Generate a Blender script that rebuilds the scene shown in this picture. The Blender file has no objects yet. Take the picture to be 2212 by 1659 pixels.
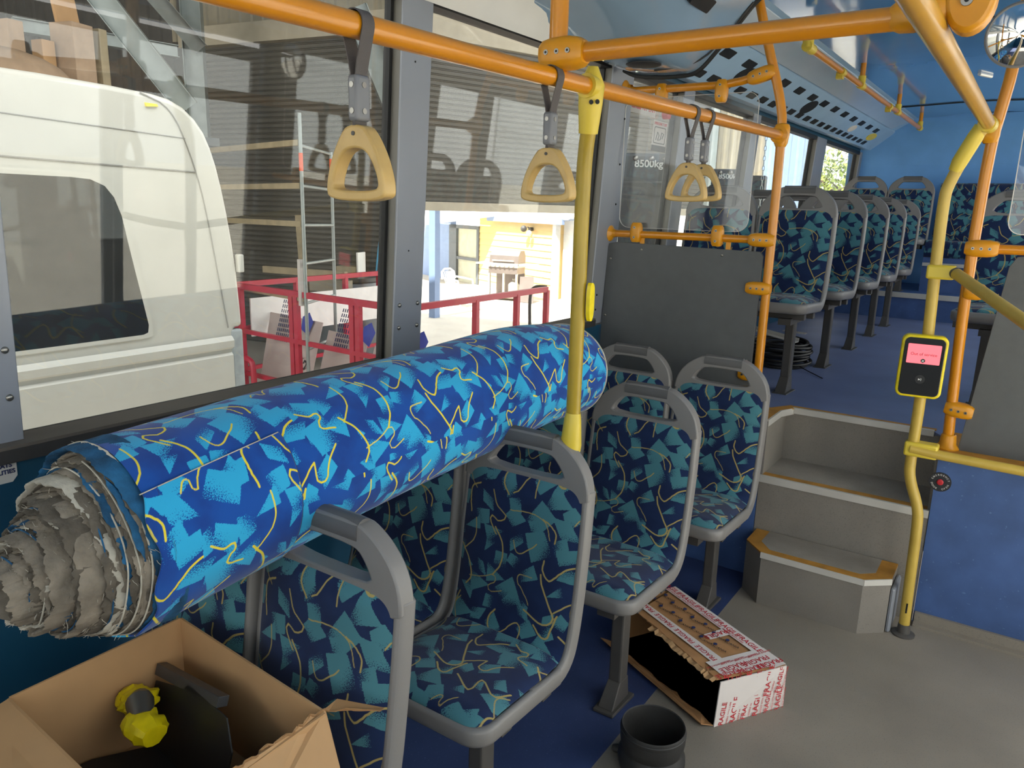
import bpy, bmesh, math, random
import numpy as np
from mathutils import Vector, Matrix
C = bpy.context.scene.collection
random.seed(7)
PI = math.pi

# ------------------------------------------------------------------ camera, world, sun, exposure
cd = bpy.data.cameras.new('camera'); cam = bpy.data.objects.new('camera', cd); C.objects.link(cam)
cd.sensor_width = 36.0; cd.lens = 1642.55 / 2212 * 36.0; cd.clip_start = 0.02; cd.clip_end = 300
RX, RY, RZ = (0.82393463, 0.56611205, 0.02547298), (0.14957941, -0.1739053, -0.97333599), (-0.54658734, 0.80577546, -0.22796531)
cam.matrix_world = Matrix(((RX[0], -RY[0], -RZ[0], 0), (RX[1], -RY[1], -RZ[1], 0), (RX[2], -RY[2], -RZ[2], 1.6), (0, 0, 0, 1)))
sc = bpy.context.scene
sc.camera = cam
sc.view_settings.view_transform = 'Standard'; sc.view_settings.look = 'None'
sc.view_settings.gamma = 1.0; sc.view_settings.use_curve_mapping = False
sc.view_settings.exposure = 1.6
w = bpy.data.worlds.new('sky'); sc.world = w; w.use_nodes = True
w.node_tree.nodes['Background'].inputs[0].default_value = (1.0, 0.985, 0.965, 1)
w.node_tree.nodes['Background'].inputs[1].default_value = 1.25
sd = bpy.data.lights.new('sun', 'SUN'); sd.energy = 6.5; sd.angle = math.radians(1.0); sd.color = (1, .95, .87)
sun = bpy.data.objects.new('sun', sd); C.objects.link(sun)
sun.rotation_euler = Vector((-.03, .80, -1.15)).to_track_quat('-Z', 'Y').to_euler()

def portal(name, loc, size, target):
    l = bpy.data.lights.new(name, 'AREA'); l.shape = 'RECTANGLE'; l.size, l.size_y = size
    l.cycles.is_portal = True
    o = bpy.data.objects.new(name, l); C.objects.link(o); o.location = loc
    o.rotation_euler = (Vector(target) - Vector(loc)).to_track_quat('-Z', 'Z').to_euler()
    return o
portal('daylight_door', (.80, 2.4, 1.1), (1.5, 2.2), (0, 2.4, 1.1))
portal('daylight_side', (.80, -.8, 1.6), (3.6, 1.3), (0, -.8, 1.6))
portal('daylight_deck', (.80, 5.9, 1.7), (4.6, 1.2), (0, 5.9, 1.7))
portal('daylight_windscreen', (-.5, -3.2, 1.45), (2.3, 1.8), (-.5, 0, 1.45))
portal('daylight_near', (-1.80, 1.6, 1.65), (5.0, 1.1), (0, 1.6, 1.65))
portal('daylight_rear', (-1.80, 6.2, 1.65), (4.2, 1.1), (0, 6.2, 1.65))

# ------------------------------------------------------------------ materials
def lin(h):
    if isinstance(h, str):
        h = h.lstrip('#'); v = [int(h[i:i + 2], 16) / 255 for i in (0, 2, 4)]
    else: v = [x / 255 for x in h]
    return tuple((x / 12.92 if x <= .04045 else ((x + .055) / 1.055) ** 2.4) for x in v) + (1,)
MATS = {}
def mat(name, col, rough=.5, metal=0, var=.08, scale=6, bump=0, bscale=200, coat=0, spec=.5, speck=None, emit=None):
    if name in MATS: return MATS[name]
    m = bpy.data.materials.new(name); m.use_nodes = True; nt = m.node_tree; b = nt.nodes['Principled BSDF']
    c = lin(col)
    b.inputs['Roughness'].default_value = rough; b.inputs['Metallic'].default_value = metal
    b.inputs['Specular IOR Level'].default_value = spec
    if coat: b.inputs['Coat Weight'].default_value = coat; b.inputs['Coat Roughness'].default_value = .05
    N = nt.nodes.new; L = nt.links.new
    tc = N('ShaderNodeTexCoord')
    no = N('ShaderNodeTexNoise'); no.inputs['Scale'].default_value = scale; no.inputs['Detail'].default_value = 6
    L(tc.outputs['Object'], no.inputs['Vector'])
    rp = N('ShaderNodeMapRange'); rp.inputs[1].default_value = .3; rp.inputs[2].default_value = .7
    rp.inputs[3].default_value = 1 - var; rp.inputs[4].default_value = 1 + var
    L(no.outputs['Fac'], rp.inputs[0])
    mu = N('ShaderNodeMix'); mu.data_type = 'RGBA'; mu.blend_type = 'MULTIPLY'; mu.inputs[0].default_value = 1
    mu.inputs[6].default_value = c; L(rp.outputs[0], mu.inputs[7])
    out = mu.outputs[2]
    if speck:
        sc_, scol, thr, amt = speck
        n2 = N('ShaderNodeTexNoise'); n2.inputs['Scale'].default_value = sc_; n2.inputs['Detail'].default_value = 2
        L(tc.outputs['Object'], n2.inputs['Vector'])
        r2 = N('ShaderNodeMapRange'); r2.inputs[1].default_value = thr; r2.inputs[2].default_value = thr + .06; r2.inputs[4].default_value = amt
        L(n2.outputs['Fac'], r2.inputs[0])
        m2 = N('ShaderNodeMix'); m2.data_type = 'RGBA'; L(r2.outputs[0], m2.inputs[0]); L(out, m2.inputs[6]); m2.inputs[7].default_value = lin(scol)
        out = m2.outputs[2]
    L(out, b.inputs['Base Color'])
    if emit: b.inputs['Emission Color'].default_value = lin(emit[0]); b.inputs['Emission Strength'].default_value = emit[1]
    if bump:
        n3 = N('ShaderNodeTexNoise'); n3.inputs['Scale'].default_value = bscale; n3.inputs['Detail'].default_value = 3
        L(tc.outputs['Object'], n3.inputs['Vector'])
        bp = N('ShaderNodeBump'); bp.inputs['Strength'].default_value = bump; bp.inputs['Distance'].default_value = .002
        L(n3.outputs['Fac'], bp.inputs['Height']); L(bp.outputs['Normal'], b.inputs['Normal'])
    MATS[name] = m
    return m

def glass_mat(name, tint=(.93, .95, .94), dust=.03, ior=1.5, dustcol='#c8c4b8'):
    m = bpy.data.materials.new(name); m.use_nodes = True; nt = m.node_tree; nt.nodes.clear()
    N = nt.nodes.new; L = nt.links.new
    o = N('ShaderNodeOutputMaterial'); t = N('ShaderNodeBsdfTransparent'); t.inputs[0].default_value = tint + (1,)
    g = N('ShaderNodeBsdfGlossy'); g.inputs['Roughness'].default_value = 0.0
    f = N('ShaderNodeFresnel'); ge = N('ShaderNodeNewGeometry')
    io = N('ShaderNodeMapRange'); io.inputs[3].default_value = ior; io.inputs[4].default_value = 1 / ior
    L(ge.outputs['Backfacing'], io.inputs[0]); L(io.outputs[0], f.inputs[0])
    mx = N('ShaderNodeMixShader'); L(f.outputs[0], mx.inputs[0]); L(t.outputs[0], mx.inputs[1]); L(g.outputs[0], mx.inputs[2])
    d = N('ShaderNodeBsdfDiffuse'); d.inputs[0].default_value = lin(dustcol)
    tc = N('ShaderNodeTexCoord'); no = N('ShaderNodeTexNoise'); no.inputs['Scale'].default_value = 4; no.inputs['Detail'].default_value = 8
    L(tc.outputs['Object'], no.inputs['Vector'])
    mr = N('ShaderNodeMapRange'); mr.inputs[1].default_value = .35; mr.inputs[2].default_value = .75; mr.inputs[3].default_value = dust * .6; mr.inputs[4].default_value = dust * 1.8
    L(no.outputs['Fac'], mr.inputs[0])
    m2 = N('ShaderNodeMixShader'); L(mr.outputs[0], m2.inputs[0]); L(mx.outputs[0], m2.inputs[1]); L(d.outputs[0], m2.inputs[2])
    L(m2.outputs[0], o.inputs[0])
    return m

def fabric_mat(name, base, fill, line, base2):
    """moquette: the mesh carries the woven design as three fields; the nodes stipple and colour it"""
    m = bpy.data.materials.new(name); m.use_nodes = True; nt = m.node_tree; b = nt.nodes['Principled BSDF']
    b.inputs['Roughness'].default_value = .85; b.inputs['Specular IOR Level'].default_value = .25
    b.inputs['Sheen Weight'].default_value = .15
    N = nt.nodes.new; L = nt.links.new
    fa = N('ShaderNodeAttribute'); fa.attribute_name = 'fill'; la = N('ShaderNodeAttribute'); la.attribute_name = 'line'
    uv = N('ShaderNodeUVMap'); uv.uv_map = 'weave'
    n1 = N('ShaderNodeTexNoise'); n1.inputs['Scale'].default_value = 420; n1.inputs['Detail'].default_value = 2
    n2 = N('ShaderNodeTexNoise'); n2.inputs['Scale'].default_value = 12; n2.inputs['Detail'].default_value = 3
    L(uv.outputs[0], n1.inputs['Vector']); L(uv.outputs[0], n2.inputs['Vector'])
    th = N('ShaderNodeMapRange'); th.inputs[1].default_value = .3; th.inputs[2].default_value = .7; th.inputs[3].default_value = .0; th.inputs[4].default_value = .75
    L(n1.outputs['Fac'], th.inputs[0])
    df = N('ShaderNodeMath'); df.operation = 'SUBTRACT'; L(fa.outputs['Fac'], df.inputs[0]); L(th.outputs[0], df.inputs[1])
    st = N('ShaderNodeMapRange'); st.inputs[1].default_value = -.10; st.inputs[2].default_value = .12; L(df.outputs[0], st.inputs[0])
    bm_ = N('ShaderNodeMix'); bm_.data_type = 'RGBA'; bm_.inputs[6].default_value = lin(base); bm_.inputs[7].default_value = lin(base2)
    r2 = N('ShaderNodeMapRange'); r2.inputs[1].default_value = .42; r2.inputs[2].default_value = .6; L(n2.outputs['Fac'], r2.inputs[0]); L(r2.outputs[0], bm_.inputs[0])
    m1 = N('ShaderNodeMix'); m1.data_type = 'RGBA'; L(st.outputs[0], m1.inputs[0]); L(bm_.outputs[2], m1.inputs[6]); m1.inputs[7].default_value = lin(fill)
    ls = N('ShaderNodeMapRange'); ls.inputs[1].default_value = -.0006; ls.inputs[2].default_value = .0006; L(la.outputs['Fac'], ls.inputs[0])
    m3 = N('ShaderNodeMix'); m3.data_type = 'RGBA'; L(ls.outputs[0], m3.inputs[0]); L(m1.outputs[2], m3.inputs[6]); m3.inputs[7].default_value = lin(line)
    L(m3.outputs[2], b.inputs['Base Color'])
    bp = N('ShaderNodeBump'); bp.inputs['Strength'].default_value = .25; bp.inputs['Distance'].default_value = .0006
    L(n1.outputs['Fac'], bp.inputs['Height']); L(bp.outputs[0], b.inputs['Normal'])
    return m

M = dict(
    grey_plastic=mat('grey_plastic', '#7c7977', .42, var=.06, bump=.15, bscale=500),
    grip=mat('grip_rubber', '#5d5c5c', .6, var=.08, bump=.3, bscale=700),
    leg=mat('leg_paint', '#4a4744', .5, var=.15),
    orange=mat('orange_tube', '#c9810f', .28, var=.05, coat=.3),
    orange_clamp=mat('orange_clamp', '#cf8c12', .33, var=.06),
    yellow=mat('yellow_tube', '#a48a22', .33, var=.08, scale=12),
    amber=mat('amber_tube', '#bf8f2c', .3, var=.06, scale=12, coat=.2),
    pale_pole=mat('pale_yellow_tube', '#bda046', .36, var=.07, scale=14),
    yellow_clamp=mat('yellow_clamp', '#d2b93c', .38, var=.05),
    pale_yellow=mat('strap_handle_plastic', '#bf9f62', .4, var=.10, scale=25),
    screw=mat('screw_metal', '#8f8c86', .3, metal=.9),
    dark=mat('dark_void', '#0c0d10', .6),
    black_rubber=mat('black_rubber', '#17181a', .55, var=.2),
    sill=mat('sill_vinyl', '#3a3836', .5, var=.15),
    sill_top=mat('sill_ledge', '#5f5850', .6, var=.12),
    pillar=mat('pillar_paint', '#8d9199', .38, var=.03, metal=.15),
    pillar_edge=mat('pillar_return', '#77746d', .5, var=.05),
    wall_blue=mat('wall_blue_laminate', '#1b4a64', .4, var=.06, bump=.05),
    rear_blue=mat('rear_blue_carpet', '#70acea', .65, var=.05, bump=.2, bscale=400),
    ceiling_blue=mat('ceiling_blue_gloss', '#5990cc', .12, var=.03, coat=.4),
    duct=mat('duct_paint', '#a3c1dd', .22, var=.03, coat=.25),
    duct_gloss=mat('duct_gloss', '#7f97ae', .07, var=.03, coat=.6),
    cove=mat('cove_gloss', '#cad8e6', .07, var=.02, coat=.5),
    white_gloss=mat('white_gloss', '#e6e5e0', .12, var=.03, coat=.4),
    vent=mat('vent_black', '#121316', .5),
    floor_grey=mat('floor_grey_vinyl', '#847c71', .55, var=.16, scale=2.2, speck=(260, '#4e4a45', .62, .5)),
    floor_deck=mat('floor_deck_vinyl', '#6b769a', .40, var=.14, scale=3, speck=(160, '#8f9fbb', .66, .35)),
    floor_blue=mat('floor_blue_vinyl', '#35436c', .42, var=.14, scale=5, speck=(160, '#7f93b8', .66, .35)),
    riser_blue=mat('riser_blue_vinyl', '#3f5a8c', .5, var=.16, scale=9, speck=(70, '#6f8fc0', .69, .45)),
    step_grey=mat('step_grey_vinyl', '#7f7971', .6, var=.10, scale=5, speck=(300, '#45423e', .62, .5)),
    step_tread=mat('step_tread_vinyl', '#8c847a', .55, var=.16, scale=7, speck=(300, '#57524c', .6, .5)),
    edge_yellow=mat('edge_yellow', '#a9762a', .55, var=.25, scale=14),
    alu=mat('aluminium', '#c9c6bf', .38, metal=.25, var=.08),
    panel=mat('partition_laminate', '#565859', .6, var=.06, scale=20, bump=.4, bscale=900),
    card=mat('cardboard', '#b58e63', .75, var=.07, scale=9),
    card_in=mat('cardboard_inside', '#9a744c', .8, var=.08, scale=9),
    card_dark=mat('cardboard_shabby', '#a5794f', .8, var=.14, scale=14),
    tape_white=mat('white_tape', '#d9d0cb', .35, var=.05),
    red_ink=mat('red_ink', '#b8242f', .5),
    black_ink=mat('black_ink', '#1d1b1c', .6),
    navy_ink=mat('navy_ink', '#26305c', .6),
    white_ink=mat('white_paint', '#c4c5c2', .6),
    black_plastic=mat('black_plastic', '#1b1c1e', .45, var=.15),
    tape_yellow=mat('yellow_tape', '#e0c90e', .4, var=.12, scale=40),
    hose=mat('hose_rubber', '#2a2928', .55, var=.2, scale=14, bump=.3, bscale=90),
    strap=mat('strap_webbing', '#55504f', .8, var=.1, bump=.5, bscale=900),
    sleeve=mat('strap_sleeve', '#6e6f73', .4),
    felt=mat('felt_backing', '#7b7265', .95, var=.30, scale=30, bump=.8, bscale=140),
    felt_dark=mat('felt_backing_dark', '#5a5349', .95, var=.3, scale=34, bump=.8, bscale=140),
    felt_white=mat('felt_white_edge', '#b3ad9f', .9, var=.2, scale=40, bump=.5, bscale=200),
    teal_edge=mat('teal_selvedge', '#174f74', .9, var=.5, scale=26, bump=.5, bscale=200),
    mirror=mat('mirror_glass', '#e8e8e8', .02, metal=1, var=0),
    screen=mat('screen_pink', '#f06a72', .3, emit=('#f2606b', .42)),
    van_white=mat('van_white_paint', '#cfccc3', .35, var=.03, coat=.2),
    van_line=mat('van_seam', '#8d8b86', .6),
    van_glass=mat('van_dark_glass', '#1d2022', .02, var=.1, spec=.4),
    steel=mat('galvanised_steel', '#8f9694', .45, metal=.5, var=.12),
    steel_dark=mat('roof_steel', '#4a4d4d', .6, var=.2),
    shed_dark=mat('shed_roof_sheet', '#3f3d3b', .7, var=.2),
    shutter=mat('shutter_slats', '#4d4941', .5, var=.10, scale=3),
    shutter_bar=mat('shutter_bar', '#a89f8c', .5, var=.08),
    cream_sheet=mat('cream_sheeting', '#8d8572', .55, var=.08),
    blue_sheet=mat('pale_blue_sheeting', '#8ea6cf', .5, var=.06),
    concrete=mat('concrete', '#bdb6ab', .8, var=.10, scale=1.2),
    yellow_board=mat('weatherboard_paint', '#e2c489', .6, var=.05),
    blue_trim=mat('blue_trim', '#7f95bd', .5, var=.05),
    house_white=mat('house_white', '#e9e8e4', .6),
    door_glass=mat('door_glass', '#9aa39b', .15, var=.15, scale=2),
    curtain=mat('curtain', '#c9c8b4', .8, var=.1, scale=6),
    door_dark=mat('door_frame', '#5a5f66', .5),
    red=mat('red_cage_paint', '#b2223a', .4, var=.08),
    sheet_board=mat('printed_board', '#b9aca6', .6, var=.06),
    timber=mat('timber_plank', '#9c8e72', .75, var=.15, scale=8),
    bbq_steel=mat('barbecue_hood', '#8d817b', .35, metal=.5),
    bbq_silver=mat('barbecue_silver', '#c9c4ba', .35, metal=.4),
    gas=mat('gas_bottle', '#b4aea3', .5),
    white_plastic=mat('white_plastic', '#e8e6e0', .45, var=.03),
    hoist=mat('hoist_grey', '#3b3e41', .55, var=.08),
    hoist_dark=mat('hoist_dark', '#2a2c2e', .55, var=.08),
    leaf=mat('leaf_green', '#8c9a4c', .7, var=.4, scale=3),
    bark=mat('bark', '#5a4a3c', .9, var=.3),
    drum=mat('clear_drum', '#6d7072', .3, var=.2),
    hose_blue=mat('blue_hose', '#4f9bc0', .4),
    orange_mark=mat('orange_marker', '#d5562e', .5),
    brown_paper=mat('brown_paper', '#a38a72', .8, var=.12, scale=10),
    cable=mat('cable_black', '#141416', .5),
    sticker=mat('sticker_white', '#cfcdc8', .5),
    sticker_pale=mat('sticker_pale', '#bdb7b2', .5),
)
GLASS = glass_mat('window_glass', dust=.022)
PERSPEX = glass_mat('perspex', tint=(.97, .98, .98), dust=.012)
FAB_ROLL = fabric_mat('moquette_new', '#0b4a9c', '#2aa3d2', '#e2cf35', '#0c3c88')
FAB_SEAT = fabric_mat('moquette_seat', '#14284f', '#457a84', '#a8955a', '#102147')

# ------------------------------------------------------------------ mesh helpers
class MB:
    def __init__(s): s.v = []; s.f = []; s.mi = []; s.m = 0
    def add(s, vs, fs):
        k = len(s.v); s.v += [tuple(map(float, p)) for p in vs]; s.f += [tuple(i + k for i in f) for f in fs]; s.mi += [s.m] * len(fs); return s
    def box(s, c, d, rot=None):
        x, y, z = d[0] / 2, d[1] / 2, d[2] / 2
        vs = [Vector(p) for p in ((-x, -y, -z), (x, -y, -z), (x, y, -z), (-x, y, -z), (-x, -y, z), (x, -y, z), (x, y, z), (-x, y, z))]
        if rot is not None: vs = [rot @ p for p in vs]
        return s.add([p + Vector(c) for p in vs], [(0, 3, 2, 1), (4, 5, 6, 7), (0, 1, 5, 4), (1, 2, 6, 5), (2, 3, 7, 6), (3, 0, 4, 7)])
    def bb(s, a, b):
        return s.box([(a[i] + b[i]) / 2 for i in range(3)], [abs(b[i] - a[i]) for i in range(3)])
    def bar(s, a, b, w, h, up=(0, 0, 1)):
        a = Vector(a); b = Vector(b); d = b - a; L = d.length; d.normalize(); u = Vector(up)
        if abs(d.dot(u)) > .99: u = Vector((0, 1, 0))
        x = d.cross(u).normalized(); z = x.cross(d)
        return s.box((a + b) / 2, (w, L, h), Matrix((x, d, z)).transposed())
    def tube(s, pts, r, n=16, caps=True, flat=None):
        pts = [Vector(p) for p in pts]; k = len(pts)
        rs = r if isinstance(r, (list, tuple)) else [r] * k
        t = []
        for i in range(k):
            a = pts[max(i - 1, 0)]; b = pts[min(i + 1, k - 1)]; t.append((b - a).normalized())
        u = Vector((0, 0, 1)) if abs(t[0].z) < .9 else Vector((1, 0, 0))
        u = (u - t[0] * u.dot(t[0])).normalized(); vs = []
        for i in range(k):
            u = (u - t[i] * u.dot(t[i])).normalized(); w_ = t[i].cross(u)
            for j in range(n):
                a = 2 * PI * j / n; vs.append(pts[i] + rs[i] * (math.cos(a) * u + math.sin(a) * w_))
        fs = [(i * n + j, i * n + (j + 1) % n, (i + 1) * n + (j + 1) % n, (i + 1) * n + j) for i in range(k - 1) for j in range(n)]
        if caps: fs += [tuple(range(n))[::-1], tuple((k - 1) * n + j for j in range(n))]
        return s.add(vs, fs)
    def cyl(s, a, b, r, n=20, r2=None):
        return s.tube([a, b], [r, r if r2 is None else r2], n)
    def lathe(s, prof, c=(0, 0, 0), n=40, mat=None, close=False):
        vs = []; k = len(prof)
        for r, z in prof:
            for j in range(n):
                a = 2 * PI * j / n; p = Vector((r * math.cos(a), r * math.sin(a), z))
                if mat is not None: p = mat @ p
                vs.append(p + Vector(c))
        kk = k if close else k - 1
        fs = [(i * n + j, i * n + (j + 1) % n, ((i + 1) % k) * n + (j + 1) % n, ((i + 1) % k) * n + j) for i in range(kk) for j in range(n)]
        return s.add(vs, fs)
    def prism(s, poly, fn0, fn1):
        """poly: list of 2D; fn0/fn1 map (a,b)->3D for the two ends"""
        n = len(poly)
        vs = [fn0(*p) for p in poly] + [fn1(*p) for p in poly]
        fs = [tuple(range(n))[::-1], tuple(range(n, 2 * n))] + [(i, (i + 1) % n, n + (i + 1) % n, n + i) for i in range(n)]
        return s.add(vs, fs)
    def ring(s, outer, inner, fn0, fn1):
        """solid ring between two closed 2D loops of equal count"""
        n = len(outer)
        vs = [fn0(*p) for p in outer] + [fn0(*p) for p in inner] + [fn1(*p) for p in outer] + [fn1(*p) for p in inner]
        fs = []
        for i in range(n):
            j = (i + 1) % n
            fs += [(i, j, n + j, n + i), (2 * n + j, 2 * n + i, 3 * n + i, 3 * n + j), (i, 2 * n + i, 2 * n + j, j), (n + i, n + j, 3 * n + j, 3 * n + i)]
        return s.add(vs, fs)
    def sphere(s, c, r, n=14, m=9, sc=(1, 1, 1)):
        prof = [(max(1e-4, math.sin(PI * i / m)) * r, -math.cos(PI * i / m) * r) for i in range(m + 1)]
        vs = []
        for rr, z in prof:
            for j in range(n):
                a = 2 * PI * j / n; vs.append((c[0] + rr * math.cos(a) * sc[0], c[1] + rr * math.sin(a) * sc[1], c[2] + z * sc[2]))
        fs = [(i * n + j, i * n + (j + 1) % n, (i + 1) * n + (j + 1) % n, (i + 1) * n + j) for i in range(m) for j in range(n)]
        return s.add(vs, fs)
    def build(s, name, material, parent=None, smooth=35, bevel=0, seg=2, loc=None):
        me = bpy.data.meshes.new(name); me.from_pydata(s.v, [], s.f); me.validate(); me.update()
        bm = bmesh.new(); bm.from_mesh(me); bmesh.ops.recalc_face_normals(bm, faces=bm.faces); bm.to_mesh(me); bm.free()
        ms = material if isinstance(material, (list, tuple)) else [material]
        for q in ms: me.materials.append(q)
        if len(ms) > 1 and len(me.polygons) == len(s.mi): me.polygons.foreach_set('material_index', s.mi)
        if smooth:
            me.polygons.foreach_set('use_smooth', [True] * len(me.polygons)); me.set_sharp_from_angle(angle=math.radians(smooth))
        o = bpy.data.objects.new(name, me); C.objects.link(o)
        if bevel:
            b = o.modifiers.new('bevel', 'BEVEL'); b.width = bevel; b.segments = seg; b.limit_method = 'ANGLE'; b.angle_limit = math.radians(38); b.harden_normals = False
        if parent is not None: attach(o, parent)
        if loc: o.location = loc
        return o
def attach(o, p):
    o.parent = p
    base = Vector((0, 0, 0)); q = p
    mw = Matrix.Identity(4); chain = []
    while q is not None: chain.append(q); q = q.parent
    for q in reversed(chain): mw = mw @ q.matrix_parent_inverse @ Matrix.LocRotScale(q.location, q.rotation_euler, q.scale)
    o.matrix_parent_inverse = mw.inverted()
def tag(o, label=None, cat=None, group=None, kind=None):
    if label: o['label'] = label
    if cat: o['category'] = cat
    if group: o['group'] = group
    if kind: o['kind'] = kind
    return o
def thing(name, label, cat, loc=(0, 0, 0), group=None):
    o = bpy.data.objects.new(name, None); C.objects.link(o); o.location = loc; o.empty_display_size = .1
    return tag(o, label, cat, group)
def struct(o): o['kind'] = 'structure'; return o
def text(body, size, mtx, name, material, parent=None, extrude=.0006, align='CENTER', bold=0):
    cu = bpy.data.curves.new(name, 'FONT'); cu.body = body; cu.size = size; cu.extrude = extrude; cu.align_x = align; cu.align_y = 'CENTER'; cu.offset = bold
    t = bpy.data.objects.new(name, cu); C.objects.link(t)
    bpy.context.view_layer.update()
    me = bpy.data.meshes.new_from_object(t.evaluated_get(bpy.context.evaluated_depsgraph_get()))
    C.objects.unlink(t); bpy.data.objects.remove(t)
    mtx = mtx if isinstance(mtx, Matrix) else Matrix(mtx)
    me.transform(mtx); me.materials.clear(); me.materials.append(material)
    if name is None: return me
    o = bpy.data.objects.new(name, me); C.objects.link(o)
    if parent is not None: attach(o, parent)
    return o
def frame(o, x, y):
    """matrix whose local x,y axes are the given world directions"""
    x = Vector(x).normalized(); y = Vector(y); y = (y - x * y.dot(x)).normalized(); z = x.cross(y)
    m = Matrix((x, y, z)).transposed().to_4x4(); m.translation = Vector(o); return m
def chaikin(p, k=2, closed=True):
    for _ in range(k):
        q = []; n = len(p)
        for i in range(n if closed else n - 1):
            a = p[i]; b = p[(i + 1) % n]
            q += [tuple(.75 * a[j] + .25 * b[j] for j in range(len(a))), tuple(.25 * a[j] + .75 * b[j] for j in range(len(a)))]
        if not closed: q = [p[0]] + q + [p[-1]]
        p = q
    return p
def catmull(pts, n):
    pts = [np.array(p, float) for p in pts]; P = [2 * pts[0] - pts[1]] + pts + [2 * pts[-1] - pts[-2]]; out = []
    for i in range(1, len(P) - 2):
        for t in np.linspace(0, 1, 12, endpoint=False):
            a, b, c, d = P[i - 1:i + 3]
            out.append(.5 * ((2 * b) + (c - a) * t + (2 * a - 5 * b + 4 * c - d) * t * t + (3 * b - a - 3 * c + d) * t ** 3))
    out.append(pts[-1]); out = np.array(out)
    s = np.r_[0, np.cumsum(np.linalg.norm(np.diff(out, axis=0), axis=1))]
    q = np.linspace(0, s[-1], n)
    return np.stack([np.interp(q, s, out[:, k]) for k in range(out.shape[1])], 1)
def rays(poly, c, n):
    """star-shaped polygon resampled at n equal angles about c"""
    out = []
    for i in range(n):
        a = 2 * PI * i / n; d = (math.cos(a), math.sin(a)); best = None
        for j in range(len(poly)):
            p = poly[j]; q = poly[(j + 1) % len(poly)]
            ex, ey = q[0] - p[0], q[1] - p[1]; den = d[0] * ey - d[1] * ex
            if abs(den) < 1e-12: continue
            t = ((p[0] - c[0]) * ey - (p[1] - c[1]) * ex) / den; s_ = ((p[0] - c[0]) * d[1] - (p[1] - c[1]) * d[0]) / den
            if t > 0 and -1e-9 <= s_ <= 1 + 1e-9 and (best is None or t > best): best = t
        best = best or .01
        out.append((c[0] + best * d[0], c[1] + best * d[1]))
    return out

def rrect(x0, x1, z0, z1, r, k=6):
    out = []
    for cx, cz, a0 in ((x1 - r, z1 - r, 0), (x0 + r, z1 - r, PI / 2), (x0 + r, z0 + r, PI), (x1 - r, z0 + r, 1.5 * PI)):
        out += [(cx + r * math.cos(a0 + i * PI / 2 / k), cz + r * math.sin(a0 + i * PI / 2 / k)) for i in range(k + 1)]
    return out
# ------------------------------------------------------------------ the woven design
TILE = (.46, .40)
def make_design():
    rg = np.random.default_rng(11); quads = []; lines = []
    gx, gy = 6, 5
    for i in range(gx):
        for j in range(gy):
            for rep in range(2 if rg.random() < .62 else 1):
                cx = (i + .5 + rg.uniform(-.42, .42)) * TILE[0] / gx; cy = (j + .5 + rg.uniform(-.42, .42)) * TILE[1] / gy
                a = rg.uniform(0, 2 * PI); el = rg.choice([.55, .8, 1.0]) ; s = rg.uniform(.030, .052) * (1 if rep == 0 else .7)
                nv = 4 if rg.random() < .75 else 3
                pts = []
                for k in range(nv):
                    b = 2 * PI * k / nv + rg.uniform(-.32, .32); r = s * rg.uniform(.8, 1.15)
                    x, y = r * math.cos(b), r * math.sin(b) * el
                    pts.append((cx + x * math.cos(a) - y * math.sin(a), cy + x * math.sin(a) + y * math.cos(a)))
                b = rg.uniform(0, 2 * PI)
                quads.append((pts, (math.cos(b), math.sin(b)), (cx, cy), s, rg.uniform(-.12, .38)))
    for i in range(5):
        for j in range(4):
            cx = (i + .5 + rg.uniform(-.3, .3)) * TILE[0] / 5; cy = (j + .5 + rg.uniform(-.3, .3)) * TILE[1] / 4
            a = rg.uniform(0, 2 * PI); kind = rg.integers(0, 4); L = rg.uniform(.036, .066)
            if kind == 0: p = [(-1, .35), (-.5, -.25), (-.1, .3), (.35, -.3), (.9, .15)]
            elif kind == 1: p = [(-.9, .5), (-.75, -.3), (-.35, -.5), (.05, -.1), (.5, .5), (.75, .75)]
            elif kind == 2: p = [(-1, -.35), (-.4, .1), (.3, .22), (.9, -.1)]
            else: p = [(-.9, -.4), (-.3, -.05), (.1, .4), (.35, .25), (.25, -.1), (.55, -.2), (1, .2)]
            kx, ky = rg.uniform(.75, 1.25), rg.uniform(.7, 1.45); p = catmull([((x + rg.normal() * .06) * L * kx, (y + rg.normal() * .06) * L * ky) for x, y in p], 18); ca, sa = math.cos(a), math.sin(a)
            p = np.stack([cx + p[:, 0] * ca - p[:, 1] * sa, cy + p[:, 0] * sa + p[:, 1] * ca], 1)
            p += rg.normal(size=p.shape) * .0004
            lines.append((p, rg.uniform(.0013, .0024), (cx, cy)))
    return quads, lines
DESIGN = make_design()
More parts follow.
